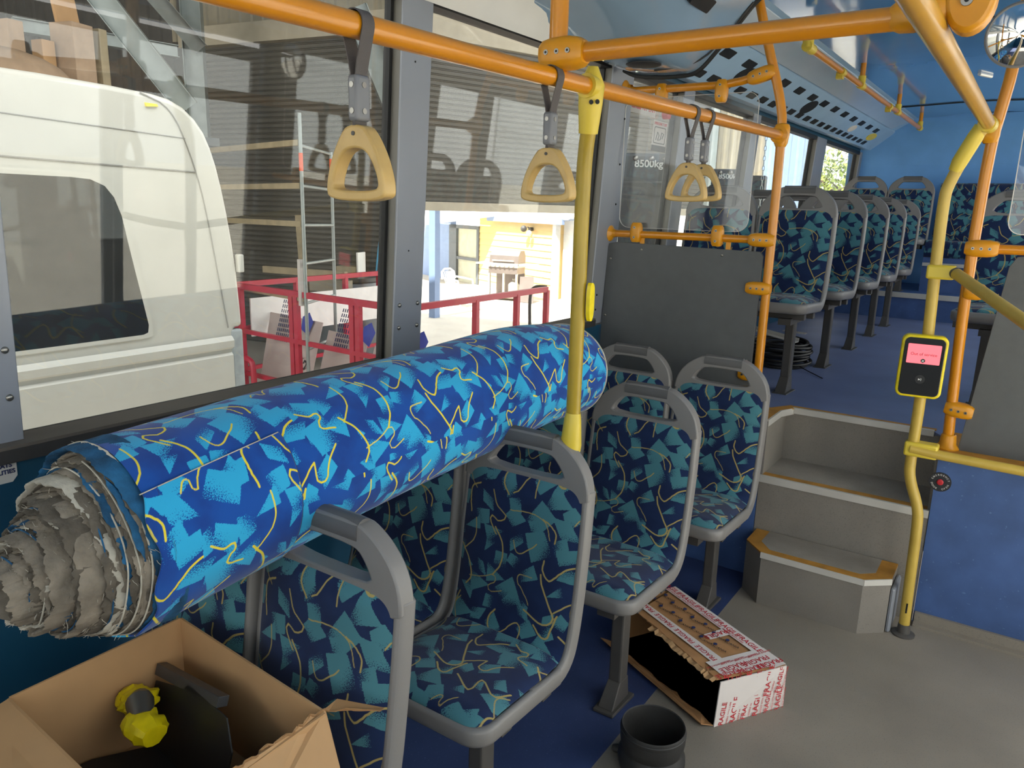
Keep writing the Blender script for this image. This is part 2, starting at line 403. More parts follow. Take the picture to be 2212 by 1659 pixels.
def weave(u, v):
    u = np.asarray(u, float); v = np.asarray(v, float)
    F = np.full(u.shape, -1.0); Y = np.full(u.shape, -.05)
    def rel(cx, cy):
        return (u - cx + TILE[0] / 2) % TILE[0] - TILE[0] / 2, (v - cy + TILE[1] / 2) % TILE[1] - TILE[1] / 2
    for pts, g, c, s, bias in DESIGN[0]:
        x, y = rel(*c); m = (np.abs(x) < s * 1.4) & (np.abs(y) < s * 1.4)
        if not m.any(): continue
        xx, yy = x[m], y[m]; sd = np.full(xx.shape, -1.0); n = len(pts)
        P = [(p[0] - c[0], p[1] - c[1]) for p in pts]
        ar = sum(P[i][0] * P[(i + 1) % n][1] - P[(i + 1) % n][0] * P[i][1] for i in range(n))
        for i in range(n):
            a = P[i]; b = P[(i + 1) % n]; ex, ey = b[0] - a[0], b[1] - a[1]; l = math.hypot(ex, ey) * (1 if ar > 0 else -1)
            sd = np.maximum(sd, ((xx - a[0]) * ey - (yy - a[1]) * ex) / l)
        fade = .5 + bias + .78 * (xx * g[0] + yy * g[1]) / s
        F[m] = np.maximum(F[m], np.minimum(-sd / .0016, fade))
    for p, wd, c in DESIGN[1]:
        x, y = rel(*c); m = (np.abs(x) < .09) & (np.abs(y) < .09)
        if not m.any(): continue
        xx, yy = x[m], y[m]; d = np.full(xx.shape, .05); q = p - np.array(c)
        for i in range(len(q) - 1):
            a = q[i]; e = q[i + 1] - a; t = np.clip(((xx - a[0]) * e[0] + (yy - a[1]) * e[1]) / (e @ e), 0, 1)
            d = np.minimum(d, np.hypot(xx - a[0] - t * e[0], yy - a[1] - t * e[1]))
        Y[m] = np.maximum(Y[m], wd - d)
    return np.clip(F, -1, 1.2), Y
def fabric_grid(name, P, UV, material, parent, closed_v=False, thick=0):
    """P: (n,m,3) positions, UV: (n,m,2) in metres"""
    n, m = P.shape[:2]
    idx = np.arange(n * m).reshape(n, m)
    a = idx[:-1, :-1]; b = idx[1:, :-1]; c = idx[1:, 1:]; d = idx[:-1, 1:]
    faces = np.stack([a, b, c, d], -1).reshape(-1, 4)
    me = bpy.data.meshes.new(name)
    me.vertices.add(n * m); me.vertices.foreach_set('co', P.reshape(-1).astype(np.float32))
    me.loops.add(faces.size); me.loops.foreach_set('vertex_index', faces.reshape(-1).astype(np.int32))
    me.polygons.add(len(faces)); me.polygons.foreach_set('loop_start', np.arange(0, faces.size, 4, dtype=np.int32))
    me.update(calc_edges=True); me.validate()
    me.polygons.foreach_set('use_smooth', [True] * len(me.polygons))
    F, Y = weave(UV[..., 0].ravel(), UV[..., 1].ravel())
    me.attributes.new('fill', 'FLOAT', 'POINT').data.foreach_set('value', F.astype(np.float32))
    me.attributes.new('line', 'FLOAT', 'POINT').data.foreach_set('value', Y.astype(np.float32))
    uvl = me.uv_layers.new(name='weave')
    vi = np.empty(len(me.loops), np.int32); me.loops.foreach_get('vertex_index', vi)
    uvl.data.foreach_set('uv', UV.reshape(-1, 2)[vi].astype(np.float32).ravel())
    me.materials.append(material); me.update()
    o = bpy.data.objects.new(name, me); C.objects.link(o)
    if thick:
        s = o.modifiers.new('thickness', 'SOLIDIFY'); s.thickness = thick; s.offset = -1
    if parent is not None: attach(o, parent)
    return o

# ------------------------------------------------------------------ bus shell
DZ = .72                                     # height of the raised rear deck
def xw(z): return -1.71 + .055 * (z - 1.1)   # the side wall leans in towards the roof
WX0, WX1, YF, YR = -1.71, .70, -3.2, 8.70
b = MB(); b.add([(-.86, YF, 0), (WX1, YF, 0), (WX1, 3.25, 0), (-.86, 3.25, 0)], [(0, 1, 2, 3)]); b.add([(-.86, YF, -.06), (WX1, YF, -.06), (WX1, 3.25, -.06), (-.86, 3.25, -.06)], [(0, 1, 2, 3)])
b.m = 1; b.add([(-1.75, YF, 0), (-.86, YF, 0), (-.86, 3.25, 0), (-1.75, 3.25, 0)], [(0, 1, 2, 3)]); b.add([(-1.75, YF, -.06), (-.86, YF, -.06), (-.86, 3.25, -.06), (-1.75, 3.25, -.06)], [(0, 1, 2, 3)])
struct(b.build('floor', [M['floor_grey'], M['floor_blue']], smooth=0))
# raised deck with the stairwell cut out of its front edge
b = MB()
b.bb((-1.75, 3.26, DZ - .06), (-.875, 3.56, DZ)); b.bb((-.205, 3.26, DZ - .06), (WX1, 3.56, DZ)); b.bb((-1.75, 3.56, DZ - .06), (WX1, 7.45, DZ))
b.add([(-.875, 3.47, DZ), (-.875, 3.56, DZ), (-.83, 3.56, DZ)], [(0, 1, 2)]); b.add([(-.205, 3.47, DZ), (-.205, 3.56, DZ), (-.26, 3.56, DZ)], [(0, 1, 2)])
struct(b.build('floor_deck', M['floor_deck'], smooth=0))
b = MB(); b.bb((-1.75, 7.45, DZ - .05), (WX1, 7.80, .94)); b.bb((-1.75, 7.80, DZ), (-.86, YR, .94))
o = struct(b.build('floor_podium', M['riser_blue'], smooth=0))
b = MB(); b.bb((-1.70, 7.435, .905), (WX1, 7.47, .948)); b.build('nosing', M['alu'], o, smooth=0)
# vinyl faces under the deck edge, either side of the stairs
b = MB(); b.bb((-1.75, 3.24, 0), (-.875, 3.262, DZ - .001)); struct(b.build('wall_deck_left', M['riser_blue'], smooth=0))
b = MB(); b.bb((-.205, 3.24, 0), (WX1, 3.262, DZ - .001)); struct(b.build('wall_deck_right', M['riser_blue'], smooth=0))
b = MB(); b.bb((-.225, 3.222, DZ - .02), (WX1, 3.30, DZ + .006)); struct(b.build('trim_1', M['edge_yellow'], smooth=0))
b = MB(); b.bb((-.20, 3.195, 0), (WX1, 3.239, .012)); b.bb((-.20, 3.225, .012), (WX1, 3.239, .05)); struct(b.build('baseboard_deck', M['floor_grey'], smooth=0))
# --- left wall below and above the windows
def wall_strip(mb, z0, z1, y0, y1, t0=0, t1=-.06):
    mb.add([(xw(z) + t, y, z) for t in (t0, t1) for z in (z0, z1) for y in (y0, y1)], [(0, 1, 3, 2), (4, 6, 7, 5), (0, 4, 5, 1), (2, 3, 7, 6), (0, 2, 6, 4), (1, 5, 7, 3)])
b = MB(); wall_strip(b, -.05, 1.05, YF, YR); wall_strip(b, 2.20, 2.62, YF, YR, -.02)
struct(b.build('wall_left', M['wall_blue'], smooth=0))
b = MB()
wall_strip(b, 1.060, 1.089, YF, 3.15, .040, -.01)
b.m = 1; wall_strip(b, 1.087, 1.096, YF, 3.15, .038, -.05)
struct(b.build('trim_2', [M['sill'], M['sill_top']], smooth=0))
plates = [(-1.05, -.90), (.50, .69), (1.81, 1.945), (3.15, 3.357), (3.96, 4.10), (5.12, 5.27), (6.81, 7.13), (8.60, 8.70)]
for i, (y0, y1) in enumerate(plates):
    b = MB(); b.m = 1; wall_strip(b, 1.06, 2.215, y0 + .003, y1 - .003, -.003, -.07)
    b.m = 0; wall_strip(b, 1.06, 2.22, y0, y1, .004, -.004)
    p = struct(b.build('trim_%d' % (i + 3), [M['pillar'], M['pillar_edge']], smooth=0, bevel=.002))
    if i in (1, 2):
        for zz in ((1.19, 1.29) if i == 1 else (1.20, 1.275)):
            for yy in ((y1 - .02,) if i == 1 else (y0 + .025, y1 - .022)):
                q = MB(); q.sphere((xw(zz) + .005, yy, zz), .0075, sc=(.6, 1, 1)); q.build('screw', M['screw'], p)
        if i == 2:
            for zz in (1.45, 2.02):
                q = MB(); q.sphere((xw(zz) + .004, 1.87, zz), .003, 8, 6); q.build('screw', M['dark'], p)
    if i == 3:
        for zz in (1.13, 1.20, 1.47, 1.62, 1.80, 2.0):
            q = MB(); q.sphere((xw(zz) + .004, 3.30 if zz > 1.3 else 3.20, zz), .005, 8, 6); q.build('screw', M['dark'], p)
# --- left windows: pane set back in a black gasket
wins = [(-3.1, -1.05), (-.90, .50), (.69, 1.81), (1.945, 3.15), (3.357, 3.96), (4.10, 5.12), (5.27, 6.81), (7.13, 8.60)]
for i, (y0, y1) in enumerate(wins):
    zb = 1.095 if y0 < 3.2 else 1.22
    t = struct(thing('window_%d' % (i + 1), None, None))
    b = MB(); wall_strip(b, zb - .02, 2.21, y0 - .01, y1 + .01, -.048, -.052); b.build('glass', GLASS, t, smooth=0)
    b = MB(); g = .012
    wall_strip(b, 1.06, zb, y0, y1, -.03, -.065); wall_strip(b, 2.195, 2.225, y0, y1, -.006, -.065)
    wall_strip(b, zb, 2.195, y0, y0 + .003, -.035, -.06); wall_strip(b, zb, 2.195, y1 - g, y1, -.035, -.06)
    b.build('gasket', M['black_rubber'], t, smooth=0)
# folded blind beside the rearmost pane
# --- right wall with its windows and the centre door
def xr(z): return WX1 - .05 * (z - 1.1)
def rstrip(mb, z0, z1, y0, y1, t0=0, t1=.06):
    mb.add([(xr(z) + t, y, z) for t in (t0, t1) for z in (z0, z1) for y in (y0, y1)], [(0, 1, 3, 2), (4, 6, 7, 5), (0, 4, 5, 1), (2, 3, 7, 6), (0, 2, 6, 4), (1, 5, 7, 3)])
b = MB(); rstrip(b, -.05, 1.05, YF, 1.35); rstrip(b, -.05, 1.20, 3.2, YR); rstrip(b, 2.25, 2.62, YF, YR)
for y0, y1 in ((YF, -3.0), (-1.0, -.85), (1.2, 1.35), (3.2, 3.45), (4.70, 4.84), (5.40, 5.55), (6.62, 6.80), (8.3, YR)): rstrip(b, 1.0, 2.3, y0, y1)
struct(b.build('wall_right', M['wall_blue'], smooth=0))
b = MB()
for y0, y1 in ((-3.0, -1.0), (-.85, 1.2)): rstrip(b, 1.05, 2.25, y0, y1, .03, .034)
for y0, y1 in ((3.45, 4.70), (4.84, 5.40), (5.55, 6.62), (6.80, 8.3)): rstrip(b, 1.2, 2.25, y0, y1, .03, .034)
o = struct(b.build('window_9', GLASS, smooth=0))
dr = struct(thing('door_1', None, None))
b = MB()
for y0 in (1.37, 2.28):
    for a in ((0.02, 2.22, y0, y0 + .05), (0.02, 2.22, y0 + .85, y0 + .90), (0.02, .10, y0 + .05, y0 + .85), (2.14, 2.22, y0 + .05, y0 + .85)): rstrip(b, *a, .02, .05)
b.build('door_frame', M['pillar'], dr, smooth=0)
b = MB()
for y0 in (1.37, 2.28): rstrip(b, .1, 2.14, y0 + .05, y0 + .85, .033, .037)
b.build('glass', GLASS, dr, smooth=0)
# --- front end behind the camera and the rear wall
b = MB(); b.bb((-1.78, YF - .06, -.05), (.78, YF, .85)); b.bb((-1.78, YF - .06, 2.3), (.78, YF, 2.62))
for x0, x1 in ((-1.78, -1.62), (.62, .78)): b.bb((x0, YF - .06, .85), (x1, YF, 2.3))
struct(b.build('wall_front', M['wall_blue'], smooth=0))
b = MB(); b.bb((-1.62, YF - .03, .85), (.62, YF - .026, 2.3)); struct(b.build('window_10', GLASS, smooth=0))
b = MB(); pr = [(8.70, .7), (8.70, 2.095)] + [(8.70 - .42 * (1 - math.cos(a)), 2.095 + .42 * math.sin(a)) for a in np.linspace(0, PI / 2, 10)]
n = len(pr); b.add([(x, y, z) for x in (-1.78, .78) for y, z in pr], [(i, i + 1, n + i + 1, n + i) for i in range(n - 1)])
b.bb((-1.78, 8.74, .0), (.78, 8.80, 2.62))
struct(b.build('wall_rear', M['rear_blue'], smooth=50))
# --- ceiling
b = MB(); cp = [(-1.16, 2.50), (-1.0, 2.505), (-.75, 2.515), (-.5, 2.52), (-.25, 2.515), (0, 2.505), (.3, 2.48), (.60, 2.38), (.72, 2.27)]
n = len(cp); b.add([(x, y, z) for y in (2.9, 8.4) for x, z in cp], [(i, i + 1, n + i + 1, n + i) for i in range(n - 1)])
cf = [(-1.0, 2.43), (-.8, 2.47), (-.5, 2.50), (-.2, 2.50), (.2, 2.46), (.55, 2.36), (.74, 2.25)]; n = len(cf)
b.add([(x, y, z) for y in (YF, 2.9) for x, z in cf], [(i, i + 1, n + i + 1, n + i) for i in range(n - 1)])
b.bb((-1.80, YF, 2.62), (.80, 8.80, 2.66))
ceil = struct(b.build('ceiling', M['ceiling_blue'], smooth=60))
for yy in (4.42, 7.45):
    q = MB(); q.tube([(x, yy, z - .003) for x, z in cp[:8]], .006, 6); q.build('joint_strip', M['cable'], ceil)
q = MB(); q.tube([(-.5 + .02 * i, 6.05 + .045 * i, 2.512) for i in range(4)], .012, 8); q.build('marker_light', M['white_gloss'], ceil)

# --- rear air duct along the window side, with its outlets
duct = thing('air_duct', 'pale blue air duct above the raised deck windows, with rows of black outlets', 'air duct')
dp = [(-1.64, 2.245), (-1.60, 2.240), (-1.575, 2.240), (-1.365, 2.385), (-1.352, 2.398), (-1.350, 2.412), (-1.165, 2.495), (-1.12, 2.505), (-1.12, 2.60), (-1.66, 2.60)]
b = MB(); b.prism(dp, lambda x, z: (x, 3.22, z), lambda x, z: (x, 8.69, z)); b.build('duct_body', M['duct'], duct, smooth=30)
dn = Vector((.145, 0, -.21)).normalized(); dt = Vector((.21, 0, .145)).normalized()
def onduct(s, y, off=.002): return Vector((-1.575, y, 2.240)) + dt * (s * .255) + dn * off
def vent_plate(name, s, y, ly, ls, m=M['vent'], par=None, poly=None):
    q = MB(); c = onduct(s, y, 0)
    pl = poly or rrect(-ly / 2, ly / 2, -ls / 2, ls / 2, .008, 3)
    q.prism(pl, lambda a, e: c + Vector((0, a, 0)) + dt * e - dn * .004, lambda a, e: c + Vector((0, a, 0)) + dt * e + dn * .003)
    return q.build(name, m, par or duct, smooth=0)
for i in range(14):
    y = 3.55 + i * .335
    vent_plate('outlet', .80, y, .15, .05)
for i in range(23): vent_plate('outlet', .20, 3.42 + i * .212, .125, .046)
ov = lambda a_, b_: [(a_ * math.cos(t), b_ * math.sin(t)) for t in np.linspace(0, 2 * PI, 28, endpoint=False)]
for y in (4.33, 5.72): vent_plate('speaker', .52, y, 0, 0, M['vent'], poly=ov(.11, .065))
vent_plate('lamp_cover', .5, 7.20, 0, 0, M['sticker'], poly=ov(.09, .04)); tag(vent_plate('lamp_cover', .52, 8.05, 0, 0, M['tape_yellow'], poly=ov(.15, .045)), 'yellow oval cover')
b = MB(); b.prism([(-1.345, 2.405), (-1.343, 2.409), (-1.165, 2.489), (-1.167, 2.485)], lambda x, z: (x + .003, 3.3, z - .003), lambda x, z: (x + .003, 8.3, z - .003)); b.build('cove_panel', M['cove'], duct, smooth=0)
for y in (4.55, 5.9, 7.2):
    q = MB(); q.bb((-1.575, y, 2.239), (-1.57, y + .003, 2.2395)); q.build('panel_joint', M['van_line'], duct, smooth=0)

# --- deeper front duct whose rounded pod ends above the partition
fd = thing('bulkhead_duct', 'glossy grey-blue bulkhead duct above the near windows ending in a rounded pod', 'air duct')
PA = [(-1.655, 2.205), (-1.64, 2.23), (-1.60, 2.30), (-1.55, 2.318), (-1.46, 2.325), (-1.36, 2.34), (-1.25, 2.36), (-1.15, 2.385), (-1.06, 2.42), (-.98, 2.46)]
PB = [(-1.655, 2.215), (-1.62, 2.195), (-1.56, 2.17), (-1.46, 2.158), (-1.36, 2.156), (-1.285, 2.168), (-1.21, 2.240), (-1.136, 2.326), (-1.06, 2.412), (-.98, 2.46)]
ys = [YF, 1.2, 2.2, 2.5, 2.65, 2.8, 2.9, 3.0, 3.1, 3.205]
def blend(y): t = min(max((y - 2.3) / .75, 0), 1); return t * t * (3 - 2 * t)
rows = []
for y in ys:
    t = blend(y); ca = catmull(PA, 46); cb = catmull(PB, 46); rows.append([(ca[k][0] * (1 - t) + cb[k][0] * t, y, ca[k][1] * (1 - t) + cb[k][1] * t) for k in range(46)])
b = MB(); b.add([p for r in rows for p in r], [(i * 46 + j, i * 46 + j + 1, (i + 1) * 46 + j + 1, (i + 1) * 46 + j) for i in range(len(ys) - 1) for j in range(45)])
e = rows[-1] + [(-.98, 3.205, 2.6), (-1.655, 3.205, 2.6)]; b.add(e, [tuple(range(len(e)))])
b.build('duct_shell', M['duct_gloss'], fd, smooth=40)
q = MB(); q.tube([(p[0], 3.205, p[2] - .004) for p in rows[-1][2:]], .011, 8); q.build('rubber_seal', M['black_rubber'], fd)
lc = [(-1.652, 2.204), (-1.632, 2.232), (-1.594, 2.298), (-1.57, 2.312)]  # white strip paints in the bright yard mirrored by the duct's lower edge
q = MB()
q.prism([(a, c) for a, c in lc] + [(a + .012, c - .008) for a, c in reversed(lc)], lambda x, z: (x, YF + .1, z), lambda x, z: (x, 2.72, z)); tag(q.build('reflection_strip', M['white_gloss'], fd, smooth=40), 'glossy white strip above the pane, standing in for the mirrored yard')
q = MB(); q.lathe([(.001, -.004), (.055, -.004), (.07, 0), (.07, .004)], (-1.41, 2.95, 2.158), 24); q.build('speaker', M['vent'], fd)
for y0 in (2.84, 2.42, 1.95):
    t_ = blend(y0); zz = 2.389 * (1 - t_) + 2.322 * t_; c = Vector((-1.14, y0, zz)); nrm = Vector((.70, 0, -.71)); tt = Vector((.71, 0, .70))
    q = MB(); pl = rrect(-.085, .085, -.026, .026, .008, 3)
    q.prism(pl, lambda a, e: c + Vector((0, a, 0)) + tt * e - nrm * .03, lambda a, e: c + Vector((0, a, 0)) + tt * e + nrm * .006); q.build('outlet', M['vent'], fd, smooth=0)
q = MB(); q.tube(chaikin([(-1.40, 3.03, 2.15), (-1.26, 3.13, 2.175), (-1.16, 3.17, 2.28), (-1.07, 3.19, 2.40)], 2, False), .004, 6); q.build('joint_line', M['cable'], fd)

# ------------------------------------------------------------------ stairs up to the deck
st = thing('stairs', 'grey vinyl stairs with yellow edge strips leading up to the raised deck', 'stairs', (-.54, 3.2, 0))
S1 = [(-.857, 3.238), (-.857, 3.095), (-.765, 3.0), (-.372, 3.0), (-.285, 3.075), (-.285, 3.238)]
def inset(poly, d):
    out = []; n = len(poly)
    for i in range(n):
        p0, p1, p2 = (Vector(poly[i - 1]), Vector(poly[i]), Vector(poly[(i + 1) % n]))
        a = (p1 - p0).normalized(); c = (p2 - p1).normalized(); na = Vector((-a.y, a.x)); nc = Vector((-c.y, c.x)); k = (na + nc); k /= max(.3, k.dot(na)); out.append(tuple(p1 + k * d))
    return out
b = MB(); b.prism(S1, lambda x, y: (x, y, 0), lambda x, y: (x, y, .222)); o = b.build('bottom_step', M['step_grey'], st, smooth=0)
I1 = [(-.80, 3.238), (-.80, 3.115), (-.745, 3.048), (-.395, 3.048), (-.345, 3.095), (-.345, 3.238)]
b = MB(); b.prism(I1, lambda x, y: (x, y, .222), lambda x, y: (x, y, .2295)); b.build('tread', M['step_tread'], o, smooth=0)
b = MB(); O1 = S1; n = 6
b.add([(x, y, .229) for x, y in O1] + [(x, y, .229) for x, y in I1] + [(x, y, .222) for x, y in O1], [(i, i + 1, n + i + 1, n + i) for i in range(5)] + [(i, i + 1, 12 + i + 1, 12 + i) for i in range(5)]); b.build('edge_strip', M['edge_yellow'], o, smooth=0)
b = MB(); b.bar((-.768, 2.998, .219), (-.370, 2.998, .219), .006, .024); b.bar((-.370, 2.998, .219), (-.283, 3.073, .219), .006, .024); b.build('nosing', M['alu'], o, smooth=0)
# middle step
b = MB(); b.bb((-.872, 3.245, 0), (-.208, 3.60, .468)); o = b.build('middle_step', M['step_grey'], st, smooth=0)
b = MB(); b.bb((-.868, 3.30, .466), (-.212, 3.565, .475)); b.build('tread', M['step_tread'], o, smooth=0)
b = MB(); b.bb((-.868, 3.252, .466), (-.212, 3.30, .4752)); b.build('edge_strip', M['edge_yellow'], o, smooth=0)
b = MB(); b.bb((-.872, 3.240, .446), (-.208, 3.254, .477)); b.build('nosing', M['alu'], o, smooth=0)
# top riser and deck edge
b = MB(); b.bb((-.872, 3.558, .47), (-.208, 3.60, .702)); b.bb((-.8745, 3.262, .3), (-.864, 3.565, .715)); b.bb((-.216, 3.262, .3), (-.2055, 3.565, .715)); o = b.build('top_riser', M['step_grey'], st, smooth=0)
b = MB(); b.bb((-.835, 3.550, .698), (-.255, 3.566, .7245)); b.bar((-.868, 3.27, .708), (-.868, 3.47, .708), .012, .03); b.bar((-.868, 3.468, .708), (-.833, 3.558, .708), .010, .03); b.build('nosing', M['alu'], o, smooth=0)
b = MB(); b.bb((-.84, 3.566, .718), (-.25, 3.598, .7235)); b.bb((-.925, 3.262, .718), (-.870, 3.49, .7236)); b.bar((-.897, 3.48, .7209), (-.835, 3.59, .7209), .05, .005); b.bb((-.208, 3.262, .718), (-.150, 3.58, .7236)); b.build('edge_strip', M['edge_yellow'], o, smooth=0)
b = MB(); b.bb((-.2845, 3.08, 0), (-.266, 3.235, .19)); b.build('side_post', M['pillar'], st, smooth=0, bevel=.01)

# ------------------------------------------------------------------ seats
PATH = [(-.445, .418), (-.458, .435), (-.455, .462), (-.43, .474), (-.36, .474), (-.22, .462), (-.14, .455), (-.098, .468), (-.075, .51), (-.055, .60), (-.038, .72), (-.022, .84), (-.015, .90)]
PT = catmull(PATH, 70)
tg = np.gradient(PT, axis=0); tg /= np.linalg.norm(tg, axis=1)[:, None]
NR = np.stack([-tg[:, 1], tg[:, 0]], 1)        # turned to face the sitter
SL = np.r_[0, np.cumsum(np.linalg.norm(np.diff(PT, axis=0), axis=1))]
HWID = .200
def halfw(s): return HWID - (.035 * max(0, 1 - s / .10)) ** 1.0 * (max(0, 1 - s / .10)) - .004 * max(0, (s - .7) / .2)
def seat_parts(parent, leg=None, grip=True):
    b = MB(); sec = []; I0 = int(np.searchsorted(SL, .25))
    for i in range(I0, len(PT)):
        wd = halfw(SL[i]) - .0015; q = []; dp_ = .050
        for u, n_ in ((-wd, -dp_ + .012), (-wd, -.006), (-wd + .006, .003), (-wd + .018, .003), (-wd + .026, -.010), (wd - .026, -.010), (wd - .018, .003), (wd - .006, .003), (wd, -.006), (wd, -dp_ + .012), (wd - .018, -dp_), (-wd + .018, -dp_)):
            q.append((u, PT[i, 0] + NR[i, 0] * n_, PT[i, 1] + NR[i, 1] * n_))
        sec.append(q)
    k = 12; n = len(sec)
    b.add([p for q in sec for p in q], [(i * k + j, i * k + (j + 1) % k, (i + 1) * k + (j + 1) % k, (i + 1) * k + j) for i in range(n - 1) for j in range(k)] + [tuple(range(k)), tuple((n - 1) * k + j for j in range(k))])
    # pan tray with rounded front corners
    rf = .055; arc = [(HWID - rf + rf * math.sin(t), -.465 + rf - rf * math.cos(t)) for t in np.linspace(PI / 2, 0, 9)]
    pl = [(HWID, -.12)] + arc + [(-x, y) for x, y in reversed(arc)] + [(-HWID, -.12)]
    zt = lambda y: .4735 + .0 * y if y < -.36 else .4735 - (y + .36) * .060
    ins = lambda p, d: (p[0] * (1 - d / HWID), -.12 + (p[1] + .12) * (1 - d / .345))
    lay = [(0, -.050, .80), (0, -.046, .92), (0, -.034, 1.0), (0, -.008, 1.0), (.004, -.001, 1), (.010, .001, 1), (.018, -.001, 1), (.024, -.012, 1)]
    m_ = len(pl); vs = []
    for d, dz, kk in lay:
        for p in pl:
            x, y = ins(p, d); y0_ = y
            if kk < 1: x, y = x * (1 - (1 - kk) * .25), -.12 + (y + .12) * (1 - (1 - kk) * .22)
            vs.append((x, y, zt(y0_) + dz))
    b.add(vs, [(i * m_ + j, i * m_ + j + 1, (i + 1) * m_ + j + 1, (i + 1) * m_ + j) for i in range(len(lay) - 1) for j in range(m_ - 1)] + [tuple(range(m_))[::-1], tuple((len(lay) - 1) * m_ + j for j in range(m_))])
    # arch with the hand hole
    out = [(HWID - .004, .860), (HWID - .004, .895), (.180, .945), (.146, .984), (.108, 1.010), (.076, 1.022), (-.076, 1.022), (-.108, 1.010), (-.146, .984), (-.180, .945), (-HWID + .004, .895), (-HWID + .004, .860)]
    inn = [(.122, .914), (.114, .935), (.088, .967), (.066, .977), (-.066, .977), (-.088, .967), (-.114, .935), (-.122, .914)]
    R_ = rays(chaikin(out, 1), (0, .946), 72); I_ = rays(chaikin(inn, 1), (0, .946), 72)
    yl = lambda z: -.018 + (z - .90) * .10
    b.ring(R_, I_, lambda x, z: (x, yl(z) - .001, z), lambda x, z: (x, yl(z) + .038, z))
    sh = b.build('shell', M['grey_plastic'], parent, smooth=50, bevel=.004)
    if grip:
        g = MB(); kk = 18; pf = []
        for i in range(17):
            x = -.078 + .156 * i / 16; zc = .9995; rib = 1.06
            pf.append([(x, yl(1.0) + .019 + math.cos(a) * .0225 * rib, zc + math.sin(a) * .0255 * rib) for a in np.linspace(0, 2 * PI, kk, endpoint=False)])
        g.add([p for q in pf for p in q], [(i * kk + j, i * kk + (j + 1) % kk, (i + 1) * kk + (j + 1) % kk, (i + 1) * kk + j) for i in range(16) for j in range(kk)] + [tuple(range(kk)), tuple(16 * kk + j for j in range(kk))])
        tag(g.build('grip', M['grip'], parent), 'ribbed dark grey grip sleeve')
    # cushions
    def cushion(name, s0, s1, top_r, bot_r, off):
        ns, nu = int((s1 - s0) / .0027), 138; ss = np.linspace(s0, s1, ns)
        P = np.zeros((ns, nu, 3)); UV = np.zeros((ns, nu, 2))
        for i, s in enumerate(ss):
            y = np.interp(s, SL, PT[:, 0]); z = np.interp(s, SL, PT[:, 1]); ny = np.interp(s, SL, NR[:, 0]); nz = np.interp(s, SL, NR[:, 1])
            wd = halfw(s) - .020; d1 = s1 - s; d0 = s - s0
            if d1 < top_r: wd -= top_r - math.sqrt(max(0, top_r ** 2 - (top_r - d1) ** 2))
            if d0 < bot_r: wd -= bot_r - math.sqrt(max(0, bot_r ** 2 - (bot_r - d0) ** 2))
            u = np.linspace(-1, 1, nu); edge = min(1, min(d0, d1) / .03)
            h = .016 * (1 - np.abs(u) ** 5) * (edge * (2 - edge)) - .006
            P[i, :, 0] = u * wd; P[i, :, 1] = y + ny * h; P[i, :, 2] = z + nz * h
            UV[i, :, 0] = u * wd + .2 + off; UV[i, :, 1] = s + off * .7
        return fabric_grid(name, P, UV, FAB_SEAT, parent, thick=.008)
    cushion('back_cushion', .378, SL[-1] + .002, .05, .02, 0)
    nv, nu = 130, 140; v = np.linspace(0, 1, nv); P = np.zeros((nv, nu, 3)); UV = np.zeros((nv, nu, 2)); rc_ = .040
    for i in range(nv):
        y = -.447 + v[i] * .335; d0 = y + .447; wd = HWID - .021
        if d0 < rc_: wd -= rc_ - math.sqrt(max(0, rc_ ** 2 - (rc_ - d0) ** 2))
        u = np.linspace(-1, 1, nu); z = zt(y) if y < -.16 else zt(-.16) + (y + .16) * .10
        ef = min(1, d0 / .05); e_ = (1 - np.abs(u) ** 6)
        P[i, :, 0] = u * wd; P[i, :, 1] = y; P[i, :, 2] = z - .006 + .020 * e_ * math.sqrt(max(0, ef * (2 - ef)))
        UV[i, :, 0] = u * wd + .33; UV[i, :, 1] = y + .8
    fabric_grid('seat_cushion', P, UV, FAB_SEAT, parent, thick=.008)
    if leg is not None:
        seat_leg(parent, leg)
def seat_leg(parent, leg):
    lx, ly = leg
    b = MB(); b.bb((-.19, -.34, .385), (.17, -.30, .42)); b.bb((-.19, -.16, .375), (.17, -.12, .41)); b.bb((lx - .03, -.38, .36), (lx + .03, -.10, .39)); b.build('underframe', M['leg'], parent, smooth=0)
    b = MB(); b.bb((lx - .022, ly - .028, .03), (lx + .022, ly + .028, .385))
    l = b.build('leg', M['leg'], parent, smooth=0, bevel=.006)
    q = MB(); q.prism([(-.027, -.085), (.027, -.085), (.027, .034), (-.027, .034)], lambda x, y: (lx + x, ly + y, .012), lambda x, y: (lx + x * .84, ly + max(y, -.031) * .9, .085))
    q.prism([(-.036, -.10), (.036, -.10), (.042, .05), (-.042, .05)], lambda x, y: (lx + x, ly + y, 0), lambda x, y: (lx + x, ly + y, .012)); q.build('foot_plate', M['leg'], l, smooth=0, bevel=.003)
def children(o): return [c for c in bpy.data.objects if c.parent == o]
def seat(label, xc, yb, z, group, leg=None):
    t = thing('bus_seat', label, 'seat', (0, 0, 0), group)
    if 'parts' not in SEATP:
        seat_parts(t); SEATP['parts'] = children(t); SEATP['leg'] = None
    else:
        for c in SEATP['parts']:
            k = c.copy(); C.objects.link(k); k.parent = t
    if leg is not None: seat_leg(t, leg)
    t.location = (xc, yb, z)
    return t
SEATP = {}
G1, G2, G3 = 'patterned seats on the low floor', 'patterned seats on the raised deck', 'patterned seats of the back row'
seat('patterned aisle seat beside the big open carton, its grey handle half under the fabric roll', -1.04, .93, 0, G1, (.05, -.25))
seat('patterned aisle seat whose handle the yellow post stands on', -1.04, 1.62, 0, G1, (.06, -.27))
seat('patterned aisle seat above the red and white taped carton', -1.026, 2.327, 0, G1, (.08, -.26))
